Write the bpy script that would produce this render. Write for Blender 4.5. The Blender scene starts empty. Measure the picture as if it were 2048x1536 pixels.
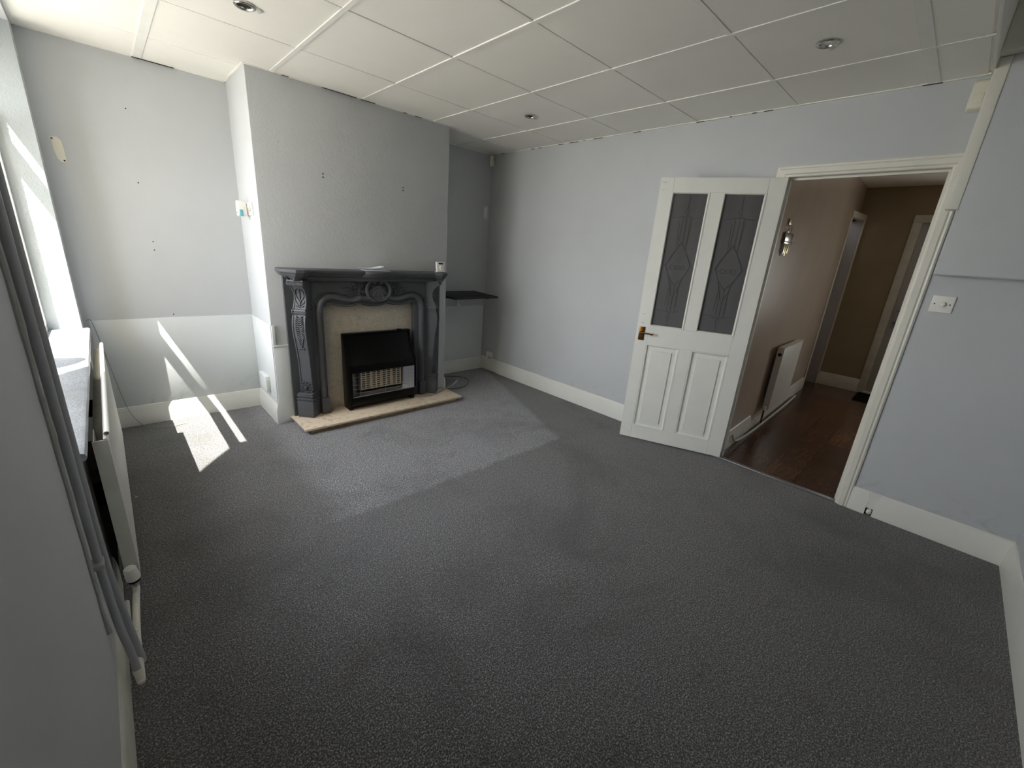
import bpy, bmesh, math, random
from mathutils import Vector, Matrix, noise
random.seed(7)
C = bpy.context.scene.collection
scn = bpy.context.scene

# ------------------------------------------------------------------ camera, world, light
cam_d = bpy.data.cameras.new('camera'); cam = bpy.data.objects.new('camera', cam_d); C.objects.link(cam)
cam_d.sensor_fit = 'HORIZONTAL'; cam_d.sensor_width = 36.0; cam_d.lens = 832.935/2048*36.0
cam_d.clip_start = 0.01; cam_d.clip_end = 100
R = Matrix(((0.72774847, 0.15766714, -0.66747527), (-0.68208888, 0.26808796, -0.68035550), (0.07167238, 0.95040513, 0.30264361)))
mw = R.to_4x4(); mw.translation = Vector((0.3882957, -3.8889185, 1.4127988)); cam.matrix_world = mw
scn.camera = cam

SKY = 8.5; SUN = 20.0
w = bpy.data.worlds.new('world'); scn.world = w; w.use_nodes = True
nt = w.node_tree; nt.nodes.clear()
o_ = nt.nodes.new('ShaderNodeOutputWorld'); b_ = nt.nodes.new('ShaderNodeBackground')
tc = nt.nodes.new('ShaderNodeTexCoord'); sp = nt.nodes.new('ShaderNodeSeparateXYZ'); mr = nt.nodes.new('ShaderNodeMapRange'); rp = nt.nodes.new('ShaderNodeValToRGB')
nt.links.new(tc.outputs['Generated'], sp.inputs[0]); nt.links.new(sp.outputs['Z'], mr.inputs['Value'])
mr.inputs['From Min'].default_value = -0.1; mr.inputs['From Max'].default_value = 0.8
rp.color_ramp.elements[0].color = (1.0, 0.972, 0.945, 1); rp.color_ramp.elements[1].color = (0.85, 0.89, 1.0, 1)
nt.links.new(mr.outputs[0], rp.inputs[0]); nt.links.new(rp.outputs[0], b_.inputs['Color'])
b_.inputs['Strength'].default_value = SKY; nt.links.new(b_.outputs[0], o_.inputs['Surface'])

sd = bpy.data.lights.new('sun', 'SUN'); sd.energy = SUN; sd.angle = math.radians(0.22); sd.color = (1.0, 0.965, 0.90)
so = bpy.data.objects.new('sun', sd); C.objects.link(so)
so.rotation_euler = Vector((1, 0.418, -2.35)).to_track_quat('-Z', 'Y').to_euler()

def portal(loc, nrm, sx, sy):
    d = bpy.data.lights.new('daylight_portal', 'AREA'); d.shape = 'RECTANGLE'; d.size = sx; d.size_y = sy; d.cycles.is_portal = True
    o = bpy.data.objects.new('daylight_portal', d); C.objects.link(o); o.location = loc
    o.rotation_euler = Vector(nrm).to_track_quat('-Z', 'Z').to_euler()
portal((0.03, -1.23, 1.5), (1, 0, 0), 2.1, 1.6)
portal((7.33, -4.75, 1.28), (-1, 0, 0), 0.9, 0.95)

scn.view_settings.view_transform = 'Standard'; scn.view_settings.look = 'None'
scn.view_settings.exposure = 0.48; scn.view_settings.gamma = 1.0; scn.view_settings.use_curve_mapping = False
scn.cycles.max_bounces = 12; scn.cycles.diffuse_bounces = 8; scn.cycles.transparent_max_bounces = 12
scn.cycles.sample_clamp_indirect = 12.0; scn.cycles.use_denoising = True; scn.cycles.caustics_reflective = False

# ------------------------------------------------------------------ materials
def lin(r, g, b): return tuple(((c/255)/12.92 if c/255 <= .04045 else ((c/255+.055)/1.055)**2.4) for c in (r, g, b)) + (1,)
class NT:
    def __init__(s, name):
        s.m = bpy.data.materials.new(name); s.m.use_nodes = True; s.t = s.m.node_tree; s.b = s.t.nodes['Principled BSDF']
        s.co = s.n('ShaderNodeTexCoord').outputs['Object']
    def n(s, k): return s.t.nodes.new(k)
    def l(s, a, b): s.t.links.new(a, b)
    def noise(s, scale, detail=3, rough=.5, vec=None, dist=0):
        x = s.n('ShaderNodeTexNoise'); x.inputs['Scale'].default_value = scale; x.inputs['Detail'].default_value = detail
        x.inputs['Roughness'].default_value = rough; x.inputs['Distortion'].default_value = dist; s.l(vec or s.co, x.inputs['Vector']); return x.outputs['Fac']
    def ramp(s, fac, stops, const=False):
        x = s.n('ShaderNodeValToRGB'); r = x.color_ramp
        if const: r.interpolation = 'CONSTANT'
        while len(r.elements) < len(stops): r.elements.new(.5)
        for e, (p, c) in zip(r.elements, stops): e.position = p; e.color = c if len(c) == 4 else (*c, 1)
        s.l(fac, x.inputs[0]); return x.outputs[0]
    def mix(s, f, a, b, mode='MIX'):
        x = s.n('ShaderNodeMix'); x.data_type = 'RGBA'; x.blend_type = mode
        for i, v in ((0, f), (6, a), (7, b)):
            if hasattr(v, 'is_output'): s.l(v, x.inputs[i])
            else: x.inputs[i].default_value = v
        return x.outputs[2]
    def bump(s, h, strength, dist, prev=None):
        x = s.n('ShaderNodeBump'); x.inputs['Strength'].default_value = strength; x.inputs['Distance'].default_value = dist
        s.l(h, x.inputs['Height'])
        if prev: s.l(prev, x.inputs['Normal'])
        s.l(x.outputs[0], s.b.inputs['Normal']); return x.outputs[0]
    def set(s, col=None, rough=None, metal=None, spec=None):
        if col is not None:
            if hasattr(col, 'is_output'): s.l(col, s.b.inputs['Base Color'])
            else: s.b.inputs['Base Color'].default_value = col
        if rough is not None: s.b.inputs['Roughness'].default_value = rough
        if metal is not None: s.b.inputs['Metallic'].default_value = metal
        if spec is not None: s.b.inputs['Specular IOR Level'].default_value = spec
        return s.m

def paint(name, c, rough=.5, var=.06, scale=3, bump=.15, bscale=60, bd=.002, spec=.4, detail=3):
    n = NT(name); c = lin(*c)
    d = tuple(v*(1-var) for v in c[:3])+(1,); e = tuple(min(1, v*(1+var*.6)) for v in c[:3])+(1,)
    n.set(n.ramp(n.noise(scale, 4, .6), [(.3, d), (.7, e)]), rough, None, spec)
    if bump: n.bump(n.noise(bscale, detail), bump, bd)
    return n.m
def wallpaint(name, c, bump, bscale, bd, dirt=True):
    n = NT(name); c = lin(*c); d = tuple(v*.93 for v in c[:3])+(1,)
    base = n.ramp(n.noise(1.6, 5, .6), [(.3, d), (.7, c)])
    if dirt:   # thin grubby marks, own shapes
        mp = n.n('ShaderNodeMapping'); mp.inputs['Scale'].default_value = (1, 1, .35); n.l(n.co, mp.inputs[0])
        m = n.ramp(n.noise(5.0, 6, .7, mp.outputs[0], 1.2), [(.70, (0, 0, 0)), (.80, (1, 1, 1))])
        base = n.mix(m, base, tuple(v*.80 for v in c[:3])+(1,))
        sx = n.n('ShaderNodeSeparateXYZ'); n.l(n.co, sx.inputs[0]); hm = n.n('ShaderNodeMapRange'); n.l(sx.outputs['Z'], hm.inputs['Value'])
        hm.inputs['From Min'].default_value = .15; hm.inputs['From Max'].default_value = .36; hm.inputs['To Min'].default_value = 1; hm.inputs['To Max'].default_value = 0
        dm = n.ramp(n.noise(7, 6, .7, None, 1.0), [(.54, (0, 0, 0)), (.72, (.55, .55, .55))])
        base = n.mix(n.mix(1.0, hm.outputs[0], dm, 'MULTIPLY'), base, tuple(v*.62 for v in c[:3])+(1,))
    n.set(base, .62, None, .35)
    n.bump(n.noise(bscale, 5, .62), bump, bd)
    return n.m
M = {}
WALLC = (195, 198, 201)
M['wall'] = wallpaint('blue_grey_wall_paint', WALLC, .25, 70, .002)
M['wall_rough'] = wallpaint('blue_grey_paint_on_woodchip', WALLC, .42, 72, .004, False)
def reveal():
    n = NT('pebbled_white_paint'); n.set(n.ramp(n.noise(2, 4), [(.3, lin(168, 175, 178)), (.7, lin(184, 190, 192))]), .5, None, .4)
    v = n.n('ShaderNodeTexVoronoi'); v.inputs['Scale'].default_value = 120; n.l(n.co, v.inputs['Vector'])
    a = n.bump(n.noise(130, 3, .6), .5, .003); n.bump(v.outputs['Distance'], .25, .002, a); return n.m
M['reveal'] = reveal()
M['panel'] = wallpaint('white_board_paint', (222, 226, 227), .12, 40, .0015)
M['white'] = paint('white_gloss_paint', (226, 226, 220), .32, .03, 6, .12, 45, .002, .5)
M['offwhite'] = paint('grubby_white_gloss', (214, 213, 203), .35, .10, 9, .25, 40, .003, .5)
M['trim'] = paint('cream_white_trim_paint', (222, 220, 210), .38, .04, 8, .25, 35, .002, .45)
M['ceil'] = paint('white_ceiling_tile', (243, 240, 233), .8, .03, 2.2, .15, 120, .0008, .2)
M['grid'] = paint('white_grid_paint', (240, 238, 232), .45, .03, 8, .05, 60, .001, .4)
M['plastic'] = paint('white_plastic', (232, 231, 226), .35, .02, 8, 0, spec=.5)
M['cream'] = paint('cream_plastic', (228, 222, 208), .45, .03, 8, 0)
M['yellowed'] = paint('yellowed_plastic', (226, 224, 208), .45, .04, 8, 0)
M['char'] = paint('charcoal_satin_paint', (82, 84, 89), .50, .05, 12, .12, 60, .0015, .38)
M['black'] = paint('black_enamel', (4, 4, 4), .30, .1, 10, .03, 60, .001, .18)
M['blacksat'] = paint('black_laminate', (20, 20, 21), .55, .1, 10, 0)
M['dark'] = paint('dark_void', (22, 19, 17), .9, .3, 10, 0)
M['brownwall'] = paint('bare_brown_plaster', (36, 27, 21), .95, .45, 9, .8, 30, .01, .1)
M['beige'] = paint('beige_convector', (178, 174, 162), .6, .08, 12, .2, 80, .001)
M['radpaint'] = paint('white_radiator_paint', (212, 211, 204), .42, .05, 14, .5, 160, .0015, .5)
M['greypipe'] = paint('blue_grey_gloss_pipe_paint', (168, 170, 173), .35, .05, 20, .3, 60, .002, .5)
M['caulk'] = paint('lumpy_paint_bead', (178, 178, 174), .6, .08, 25, .6, 90, .003)
M['hallwall'] = paint('beige_silk_hall_paint', (180, 166, 150), .30, .10, 3, .12, 25, .002, .5)
M['hallbeige'] = paint('beige_matt_hall_paint', (158, 144, 120), .7, .08, 3, .1, 40, .002, .2)
M['greydoor'] = paint('grey_white_upvc', (186, 184, 188), .35, .03, 5, 0)
M['paper'] = paint('white_paper', (232, 234, 240), .7, .02, 30, 0, spec=.2)
M['printed'] = paint('printed_paper', (196, 202, 212), .7, .15, 90, 0, spec=.2)
M['lcd'] = paint('lcd_dark', (40, 44, 42), .2, .02, 8, 0)
M['teal'] = paint('teal_liquid', (110, 176, 188), .2, .08, 40, 0)
M['cable'] = paint('grey_cable', (150, 150, 146), .5, .03, 8, 0)
M['cabledark'] = paint('dark_cable', (70, 70, 70), .5, .03, 8, 0)
M['mat'] = paint('black_doormat', (16, 17, 18), .95, .3, 60, .6, 200, .004, .1)
def metal(name, c, r):
    n = NT(name); n.set(lin(*c), r, 1.0); return n.m
M['chrome'] = metal('brushed_chrome', (200, 198, 194), .22); M['brass'] = paint('aged_brass', (116, 84, 38), .35, .4, 60, .2, 80, .001); M['brass'].node_tree.nodes['Principled BSDF'].inputs['Metallic'].default_value = .85
M['keybrass'] = metal('pale_key_metal', (168, 158, 122), .35); M['steel'] = metal('dull_steel', (170, 172, 176), .4); M['reflector'] = metal('heater_reflector', (176, 178, 184), .28)
M['gap'] = paint('shadowy_chipped_gap', (92, 84, 78), .9, .3, 20, 0)
M['nail'] = paint('dark_hole', (52, 44, 40), .8, .1, 8, 0)
M['bulb'] = paint('frosted_bulb_glass', (225, 224, 218), .15, .02, 8, 0)
M['ceramic'] = paint('cream_ceramic', (214, 200, 178), .6, .12, 30, .2, 80, .001)

def carpet():
    n = NT('charcoal_twist_carpet')
    sp1 = n.noise(190, 2, .75); sp2 = n.noise(70, 3, .7)
    a = n.ramp(sp1, [(.37, lin(22, 21, 22)), (.50, lin(82, 81, 83)), (.63, lin(200, 198, 199))])
    b = n.ramp(sp2, [(.35, (.62, .62, .62)), (.65, (1.25, 1.25, 1.25))])
    c = n.mix(1.0, a, b, 'MULTIPLY')
    st = n.ramp(n.noise(1.7, 6, .62, None, .6), [(.34, (.62, .61, .60)), (.52, (1, 1, 1)), (.8, (1.10, 1.10, 1.10))])
    c = n.mix(1.0, c, st, 'MULTIPLY')
    st2 = n.ramp(n.noise(5.5, 5, .7, None, .8), [(.30, (.66, .62, .58)), (.42, (1, 1, 1))])
    c = n.mix(.75, c, st2, 'MULTIPLY')
    sx = n.n('ShaderNodeSeparateXYZ'); n.l(n.co, sx.inputs[0])
    wob = n.n('ShaderNodeMath'); wob.operation = 'MULTIPLY_ADD'; n.l(n.noise(9, 5, .7), wob.inputs[0]); wob.inputs[1].default_value = .10; wob.inputs[2].default_value = -.05
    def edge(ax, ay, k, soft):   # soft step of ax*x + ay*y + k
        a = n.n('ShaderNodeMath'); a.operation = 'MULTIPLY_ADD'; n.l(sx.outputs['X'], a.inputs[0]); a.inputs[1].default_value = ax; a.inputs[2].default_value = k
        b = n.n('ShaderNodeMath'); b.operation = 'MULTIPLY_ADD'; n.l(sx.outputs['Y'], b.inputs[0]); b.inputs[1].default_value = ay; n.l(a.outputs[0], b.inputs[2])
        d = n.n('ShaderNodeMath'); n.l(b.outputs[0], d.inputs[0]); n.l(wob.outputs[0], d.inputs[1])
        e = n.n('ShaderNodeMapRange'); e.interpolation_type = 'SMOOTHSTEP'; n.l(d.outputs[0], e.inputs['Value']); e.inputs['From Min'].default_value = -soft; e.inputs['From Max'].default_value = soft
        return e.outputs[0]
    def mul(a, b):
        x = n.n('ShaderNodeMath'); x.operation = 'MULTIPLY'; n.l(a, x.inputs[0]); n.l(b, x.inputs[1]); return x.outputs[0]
    pale_area = mul(mul(edge(1, 0, -1.10, .10), edge(0, 1, 1.975, .025)), edge(-.921, .388, 3.382, .035))  # paler area in the carpet colour, darker outside it
    c = n.mix(pale_area, n.mix(1.0, c, (.74, .73, .73, 1), 'MULTIPLY'), n.mix(1.0, c, (1.42, 1.44, 1.50, 1), 'MULTIPLY'))
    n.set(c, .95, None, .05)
    n.b.inputs['Sheen Weight'].default_value = .4; n.b.inputs['Sheen Roughness'].default_value = .6
    h = n.bump(n.noise(330, 3, .7), .9, .006); n.bump(n.noise(40, 3, .6), .35, .01, h); return n.m
M['carpet'] = carpet()
def marble(name, base, lo, hi, scale=26, rough=.3):
    n = NT(name)
    v = n.n('ShaderNodeTexVoronoi'); v.inputs['Scale'].default_value = scale; v.inputs['Randomness'].default_value = 1
    wv = n.n('ShaderNodeVectorMath'); wv.operation = 'ADD'; nz = n.n('ShaderNodeTexNoise'); nz.inputs['Scale'].default_value = 14; n.l(n.co, nz.inputs['Vector'])
    sc = n.n('ShaderNodeVectorMath'); sc.operation = 'SCALE'; sc.inputs['Scale'].default_value = .09; n.l(nz.outputs['Color'], sc.inputs[0])
    n.l(n.co, wv.inputs[0]); n.l(sc.outputs[0], wv.inputs[1]); n.l(wv.outputs[0], v.inputs['Vector'])
    sep = n.n('ShaderNodeSeparateColor'); n.l(v.outputs['Color'], sep.inputs[0])
    blot = n.ramp(sep.outputs[0], [(0, lin(*base)), (.55, lin(*base)), (.8, lin(*hi)), (.93, lin(*lo))])
    sp = n.ramp(n.noise(34, 4, .6), [(.25, lin(*lo)), (.36, lin(*base)), (.68, lin(*base)), (.78, lin(*hi))])
    n.set(n.mix(.5, blot, sp), rough, None, .5); return n.m
M['marble'] = marble('beige_fossil_marble', (186, 178, 164), (160, 147, 130), (208, 201, 188), 60)
M['hearth'] = marble('cream_pink_marble', (218, 201, 178), (182, 148, 124), (232, 220, 200), 40, .45)
M['hearthbase'] = marble('dirty_marble_edge', (176, 160, 132), (120, 100, 80), (205, 190, 160), 30, .6)
M['paving'] = paint('pale_paving', (172, 168, 160), .9, .1, 2, 0)
def planks():
    n = NT('walnut_laminate'); br = n.n('ShaderNodeTexBrick')
    br.inputs['Scale'].default_value = 1; br.inputs['Brick Width'].default_value = 1.2; br.inputs['Row Height'].default_value = .19
    br.inputs['Mortar Size'].default_value = .0015; br.inputs['Color1'].default_value = lin(110, 80, 60); br.inputs['Color2'].default_value = lin(84, 62, 52); br.inputs['Mortar'].default_value = lin(46, 32, 26)
    br.offset = .37; n.l(n.co, br.inputs['Vector'])
    mp = n.n('ShaderNodeMapping'); mp.inputs['Scale'].default_value = (1.2, 14, 1); n.l(n.co, mp.inputs[0])
    g = n.ramp(n.noise(5, 6, .65, mp.outputs[0], 1.6), [(.3, (.45, .45, .46)), (.55, (1, 1, 1)), (.8, (1.6, 1.5, 1.35))])
    g2 = n.ramp(n.noise(2.2, 4, .6), [(.35, (.75, .72, .72)), (.65, (1.15, 1.1, 1.05))])
    n.set(n.mix(1, n.mix(1, br.outputs['Color'], g, 'MULTIPLY'), g2, 'MULTIPLY'), .24, None, .5)
    n.bump(n.noise(30, 3), .12, .002); return n.m
M['planks'] = planks()
def thin_glass(name, tint, gl=.08, rough=0.0, dark=0.0, darkcol=(0, 0, 0, 1)):
    m = bpy.data.materials.new(name); m.use_nodes = True; t = m.node_tree; t.nodes.clear()
    out = t.nodes.new('ShaderNodeOutputMaterial'); tr = t.nodes.new('ShaderNodeBsdfTransparent'); g = t.nodes.new('ShaderNodeBsdfGlossy')
    tr.inputs[0].default_value = tint; g.inputs['Roughness'].default_value = rough
    mx = t.nodes.new('ShaderNodeMixShader'); lw = t.nodes.new('ShaderNodeLayerWeight'); lw.inputs[0].default_value = .5
    pw = t.nodes.new('ShaderNodeMath'); pw.operation = 'POWER'; pw.inputs[1].default_value = 4; t.links.new(lw.outputs['Facing'], pw.inputs[0])
    f = t.nodes.new('ShaderNodeMath'); f.operation = 'MULTIPLY_ADD'; f.inputs[1].default_value = .7; f.inputs[2].default_value = .04; t.links.new(pw.outputs[0], f.inputs[0])
    src = tr.outputs[0]
    if dark:
        d = t.nodes.new('ShaderNodeBsdfDiffuse'); m2 = t.nodes.new('ShaderNodeMixShader'); m2.inputs[0].default_value = dark
        nz = t.nodes.new('ShaderNodeTexNoise'); tc = t.nodes.new('ShaderNodeTexCoord'); mp = t.nodes.new('ShaderNodeMapping'); mp.inputs['Scale'].default_value = (9, 9, .6)
        t.links.new(tc.outputs['Object'], mp.inputs[0]); t.links.new(mp.outputs[0], nz.inputs['Vector']); nz.inputs['Scale'].default_value = 1.0
        rr = t.nodes.new('ShaderNodeValToRGB'); rr.color_ramp.elements[0].position = .35; rr.color_ramp.elements[1].position = .7
        rr.color_ramp.elements[0].color = tuple(v*.88 for v in darkcol[:3])+(1,); rr.color_ramp.elements[1].color = tuple(v*1.15 for v in darkcol[:3])+(1,)
        t.links.new(nz.outputs['Fac'], rr.inputs[0]); t.links.new(rr.outputs[0], d.inputs[0])
        t.links.new(tr.outputs[0], m2.inputs[1]); t.links.new(d.outputs[0], m2.inputs[2]); src = m2.outputs[0]
    t.links.new(f.outputs[0], mx.inputs[0]); t.links.new(src, mx.inputs[1]); t.links.new(g.outputs[0], mx.inputs[2]); t.links.new(mx.outputs[0], out.inputs[0]); return m
M['glass'] = thin_glass('clear_window_glass', (.97, .98, .97, 1))
M['doorglass'] = thin_glass('smoky_door_glass', (.22, .22, .23, 1), rough=.25, dark=.62, darkcol=lin(114, 113, 115))
M['fireglass'] = thin_glass('heater_guard', (.9, .9, .9, 1))

# ------------------------------------------------------------------ mesh builder
class MB:
    def __init__(s): s.v = []; s.f = []; s.m = []
    def add(s, vs, fs, m=0):
        k = len(s.v); s.v += [Vector(p) for p in vs]; s.f += [tuple(i+k for i in f) for f in fs]; s.m += [m]*len(fs); return s
    def box(s, x0, x1, y0, y1, z0, z1, m=0, fr=None):
        P = [(x, y, z) for x in (x0, x1) for y in (y0, y1) for z in (z0, z1)]
        if fr: P = [fr(*p) for p in P]
        return s.add(P, [(0, 1, 3, 2), (4, 6, 7, 5), (0, 4, 5, 1), (2, 3, 7, 6), (0, 2, 6, 4), (1, 5, 7, 3)], m)
    def loft(s, rings, closed=True, caps=True, m=0):
        n = len(rings[0]); vs = [p for r in rings for p in r]; fs = []
        for i in range(len(rings)-1):
            for j in range(n if closed else n-1):
                a, b = i*n+j, i*n+(j+1) % n; fs.append((a, b, b+n, a+n))
        if caps and closed: fs.append(tuple(range(n))[::-1]); fs.append(tuple(range((len(rings)-1)*n, len(rings)*n)))
        return s.add(vs, fs, m)
    def tube(s, path, r, n=10, caps=True, m=0, closed=False):
        P = [Vector(p) for p in path]; k = len(P); rs = r if isinstance(r, (list, tuple)) else [r]*k; rings = []; up = None
        for i in range(k):
            t = ((P[(i+1) % k]-P[i-1]) if closed else (P[min(i+1, k-1)]-P[max(i-1, 0)]))
            if t.length < 1e-9: t = Vector((0, 0, 1))
            t.normalize()
            if up is None:
                up = Vector((0, 0, 1)) if abs(t.z) < .9 else Vector((1, 0, 0))
            a = t.cross(up)
            if a.length < 1e-6: a = t.orthogonal()
            a.normalize(); b = a.cross(t).normalized(); up = b
            rings.append([P[i]+(a*math.cos(q)+b*math.sin(q))*rs[i] for q in [2*math.pi*j/n for j in range(n)]])
        if closed: rings.append(rings[0])
        return s.loft(rings, True, caps and not closed, m)
    def extrude(s, poly, f0, f1, m=0):   # poly: list of 2D pts; f0/f1 map 2D -> 3D
        n = len(poly); vs = [f0(*p) for p in poly]+[f1(*p) for p in poly]
        fs = [tuple(range(n)), tuple(range(n, 2*n))[::-1]]+[(i, (i+1) % n+0, (i+1) % n+n, i+n) for i in range(n)]
        return s.add(vs, fs, m)
    def lathe(s, prof, o, ax, n=24, m=0):   # prof: (radius, height) along axis ax from o
        ax = Vector(ax).normalized(); a = ax.orthogonal().normalized(); b = ax.cross(a); o = Vector(o)
        rings = [[o+ax*h+(a*math.cos(q)+b*math.sin(q))*max(r, 1e-4) for q in [2*math.pi*j/n for j in range(n)]] for r, h in prof]
        return s.loft(rings, True, True, m)
    def ball(s, c, rx, ry=None, rz=None, n=8, fr=None, m=0):
        ry = ry or rx; rz = rz or rx; c = Vector(c); rings = []
        for i in range(n+1):
            ph = math.pi*i/n; rings.append([Vector((rx*max(math.sin(ph), .02)*math.cos(2*math.pi*j/(n+2)), ry*max(math.sin(ph), .02)*math.sin(2*math.pi*j/(n+2)), rz*math.cos(ph))) for j in range(n+2)])
        rings = [[c+(fr@p if fr else p) for p in r] for r in rings]
        return s.loft(rings, True, True, m)
    def build(s, name, mat, parent=None, bevel=0, seg=2, smooth=True, angle=38, disp=0, dscale=20):
        me = bpy.data.meshes.new(name); off = Vector((0, 0, 0))
        if parent is not None:
            off = parent.location.copy()
            if parent.parent: off += parent.parent.location
        bm = bmesh.new(); vs = [bm.verts.new(p) for p in s.v]; bm.verts.ensure_lookup_table()
        for f, mi in zip(s.f, s.m):
            try: q = bm.faces.new([vs[i] for i in f]); q.material_index = mi
            except ValueError: pass
        (None if bevel else bmesh.ops.remove_doubles(bm, verts=bm.verts, dist=1e-6))
        bmesh.ops.recalc_face_normals(bm, faces=bm.faces)
        if bevel:
            es = [e for e in bm.edges if len(e.link_faces) == 2 and e.calc_face_angle(0) > math.radians(30)]
            bmesh.ops.bevel(bm, geom=es, offset=bevel, segments=seg, affect='EDGES', profile=.5, clamp_overlap=True)
        if disp:
            for q in bm.verts:
                q.co += noise.noise_vector(q.co*dscale)*disp
        for q in bm.verts: q.co -= off
        bm.to_mesh(me); bm.free()
        if smooth:
            me.shade_smooth(); me.set_sharp_from_angle(angle=math.radians(angle))
        for x in (mat if isinstance(mat, (list, tuple)) else [mat]): me.materials.append(M[x])
        o = bpy.data.objects.new(name, me); C.objects.link(o)
        if parent is not None: o.parent = parent
        return o
def empty(name, loc):
    o = bpy.data.objects.new(name, None); o.location = loc; o.empty_display_size = .05; C.objects.link(o); return o
def tag(o, label, cat, group=None, kind=None):
    o['label'] = label; o['category'] = cat
    if group: o['group'] = group
    if kind: o['kind'] = kind
    return o
def struct(o, label, cat): return tag(o, label, cat, None, 'structure')
def plabel(o, l): o['label'] = l; return o
def spline(pts, n=8):   # Catmull-Rom through points
    P = [Vector(p) for p in pts]; P = [P[0]*2-P[1]]+P+[P[-1]*2-P[-2]]; out = []
    for i in range(1, len(P)-2):
        for k in range(n):
            t = k/n; a, b, c, d = P[i-1:i+3]
            out.append(.5*((2*b)+(c-a)*t+(2*a-5*b+4*c-d)*t*t+(3*b-a-3*c+d)*t**3))
    out.append(P[-2]); return out

# ------------------------------------------------------------------ room numbers
WX = .226; W = 3.64; H = 2.388; YN = -4.431; BX0 = 1.2; BX1 = 2.72; BY = -.52
DY0, DY1, DZ = -2.93, -3.68, 1.985; TW = .11      # doorway

# floor
struct(MB().box(-.02, WX+.004, -1.85, -.165, -.06, .001).build('trim_16', 'brownwall', smooth=False), 'dark strip added on the floor behind the radiator', 'floor')  # strip added in a dark colour so the gap behind the radiator stays black
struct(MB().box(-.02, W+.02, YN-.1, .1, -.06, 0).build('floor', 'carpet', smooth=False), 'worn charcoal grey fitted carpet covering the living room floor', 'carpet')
struct(MB().box(W+.02, 7.3, -5.45, -2.6, -.06, -.002).build('floor', 'planks', smooth=False), 'dark brown wood laminate floor of the hallway beyond the door', 'floor')
struct(MB().box(W-.005, W+.03, DY1, DY0, -.002, .006).build('trim_1', 'steel', bevel=.002), 'thin metal threshold strip between carpet and hallway laminate', 'threshold strip')

# window wall with opening and dark recess behind radiator
def wall_left():
    b = MB(); X0 = -.02; WZ0, WZ1 = .735, 2.355; A, B = -2.30, -.165
    b.box(X0, WX, B, .15, -.05, 2.75); b.box(X0, WX, YN-.15, A, -.05, 2.75); b.box(X0, WX, A, B, WZ1, 2.75)
    b.box(X0, .02, A, B, 2.225, WZ1)
    b.box(X0, WX, A, -1.85, -.05, WZ0); b.box(X0, .11, -1.85, B, -.05, WZ0)
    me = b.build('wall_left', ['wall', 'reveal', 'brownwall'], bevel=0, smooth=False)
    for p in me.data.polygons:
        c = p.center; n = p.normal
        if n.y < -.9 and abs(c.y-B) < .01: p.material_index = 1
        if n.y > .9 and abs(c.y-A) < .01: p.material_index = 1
        if c.z < WZ0 and -1.9 < c.y < -.2 and c.x < WX-.001 and (n.x > .9 or abs(n.y) > .9): p.material_index = 2
    return me
struct(wall_left(), 'grey painted wall holding the window, bare brown plaster behind the radiator', 'wall')
# breast-side walls
b = MB().box(-.02, BX0, 0, .15, -.05, 2.75).box(BX1, W+.15, 0, .15, -.05, 2.75)
struct(b.build('wall_back', 'wall', smooth=False), 'grey alcove walls either side of the chimney breast', 'wall')
b = MB().box(BX0, BX1, BY, .15, -.05, 2.75)
cb = b.build('wall_chimney', ['wall_rough', 'wall'], bevel=.004)
for p in cb.data.polygons:
    if abs(p.normal.x) > .5: p.material_index = 1
struct(cb, 'projecting chimney breast with woodchip texture above the fireplace', 'wall')
b = MB().box(W, W+TW, DY0, .15, -.05, 2.75).box(W, W+TW, DY1, DY0, DZ+.02, 2.75).box(W, W+TW, -5.5, DY1, -.05, 2.75)
struct(b.build('wall_right', ['wall', 'hallwall'], smooth=False), 'pale blue grey wall with the doorway in it', 'wall')
for p in bpy.data.objects['wall_right'].data.polygons:
    if p.normal.x > .5: p.material_index = 1
struct(MB().box(-.02, W, YN-.1, YN, -.05, 2.75).build('wall_near', 'wall', smooth=False), 'grey wall closing the near end of the room', 'wall')

# boxed-out section right of doorway
b = MB().box(W-.075, W, YN, -3.752, 1.455, 2.62)
struct(b.build('wall_boxing', 'wall', bevel=.012, seg=3), 'boxed-out wall section above the dimmer switch beside the doorway', 'wall boxing')
b = MB(); pts = [(W-.03, -3.705, 1.775), (W-.03, -3.705, 2.0), (W-.034, -3.70, 2.2), (W-.03, -3.695, H)]
b.box(W-.080, W, -3.758, -3.708, 1.775, 2.43)
struct(b.build('trim_2', 'trim', bevel=.005, seg=3, disp=.0012, dscale=9), 'cream painted edge strip on the side of the wall boxing above the door frame', 'trim')

# ceiling: tiles recessed behind grid bars
gx = [.735, 1.350, 1.949, 2.556, 3.167]; gy = [-.434, -1.023, -1.655, -2.262, -2.884, -3.501]
YC = -3.70
cl = MB().box(-.02, W+.02, YC, .1, H+.006, H+.06)
xs = [WX]+gx+[W]; ys = [0]+gy+[YC]
for i in range(len(xs)-1):
    for j in range(len(ys)-1):
        x0, x1, y1, y0 = xs[i]+.006, xs[i+1]-.006, ys[j]-.006, ys[j+1]+.006
        dz = random.uniform(-.0012, .0012)
        cl.box(x0+.005, x1-.005, y0+.005, y1-.005, H+.001+dz, H+.007)
struct(cl.build('ceiling', 'ceil', bevel=.0015, seg=1), 'suspended ceiling of large off-white square tiles', 'ceiling')
g = MB()
for i, x in enumerate(gx):
    hw = .022 if i == 0 else .012
    g.box(x-hw, x+hw, YC, 0, H-.0035, H+.0055)
for j, y in enumerate(gy):
    hw = .024 if j == 5 else .011
    g.box(WX, W, y-hw, y+hw, H-.002, H+.0055)
g.box(WX, W, -.016, 0, H-.004, H+.004).box(WX, WX+.014, YC, 0, H-.004, H+.004).box(W-.016, W, YC, 0, H-.004, H+.004)
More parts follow.
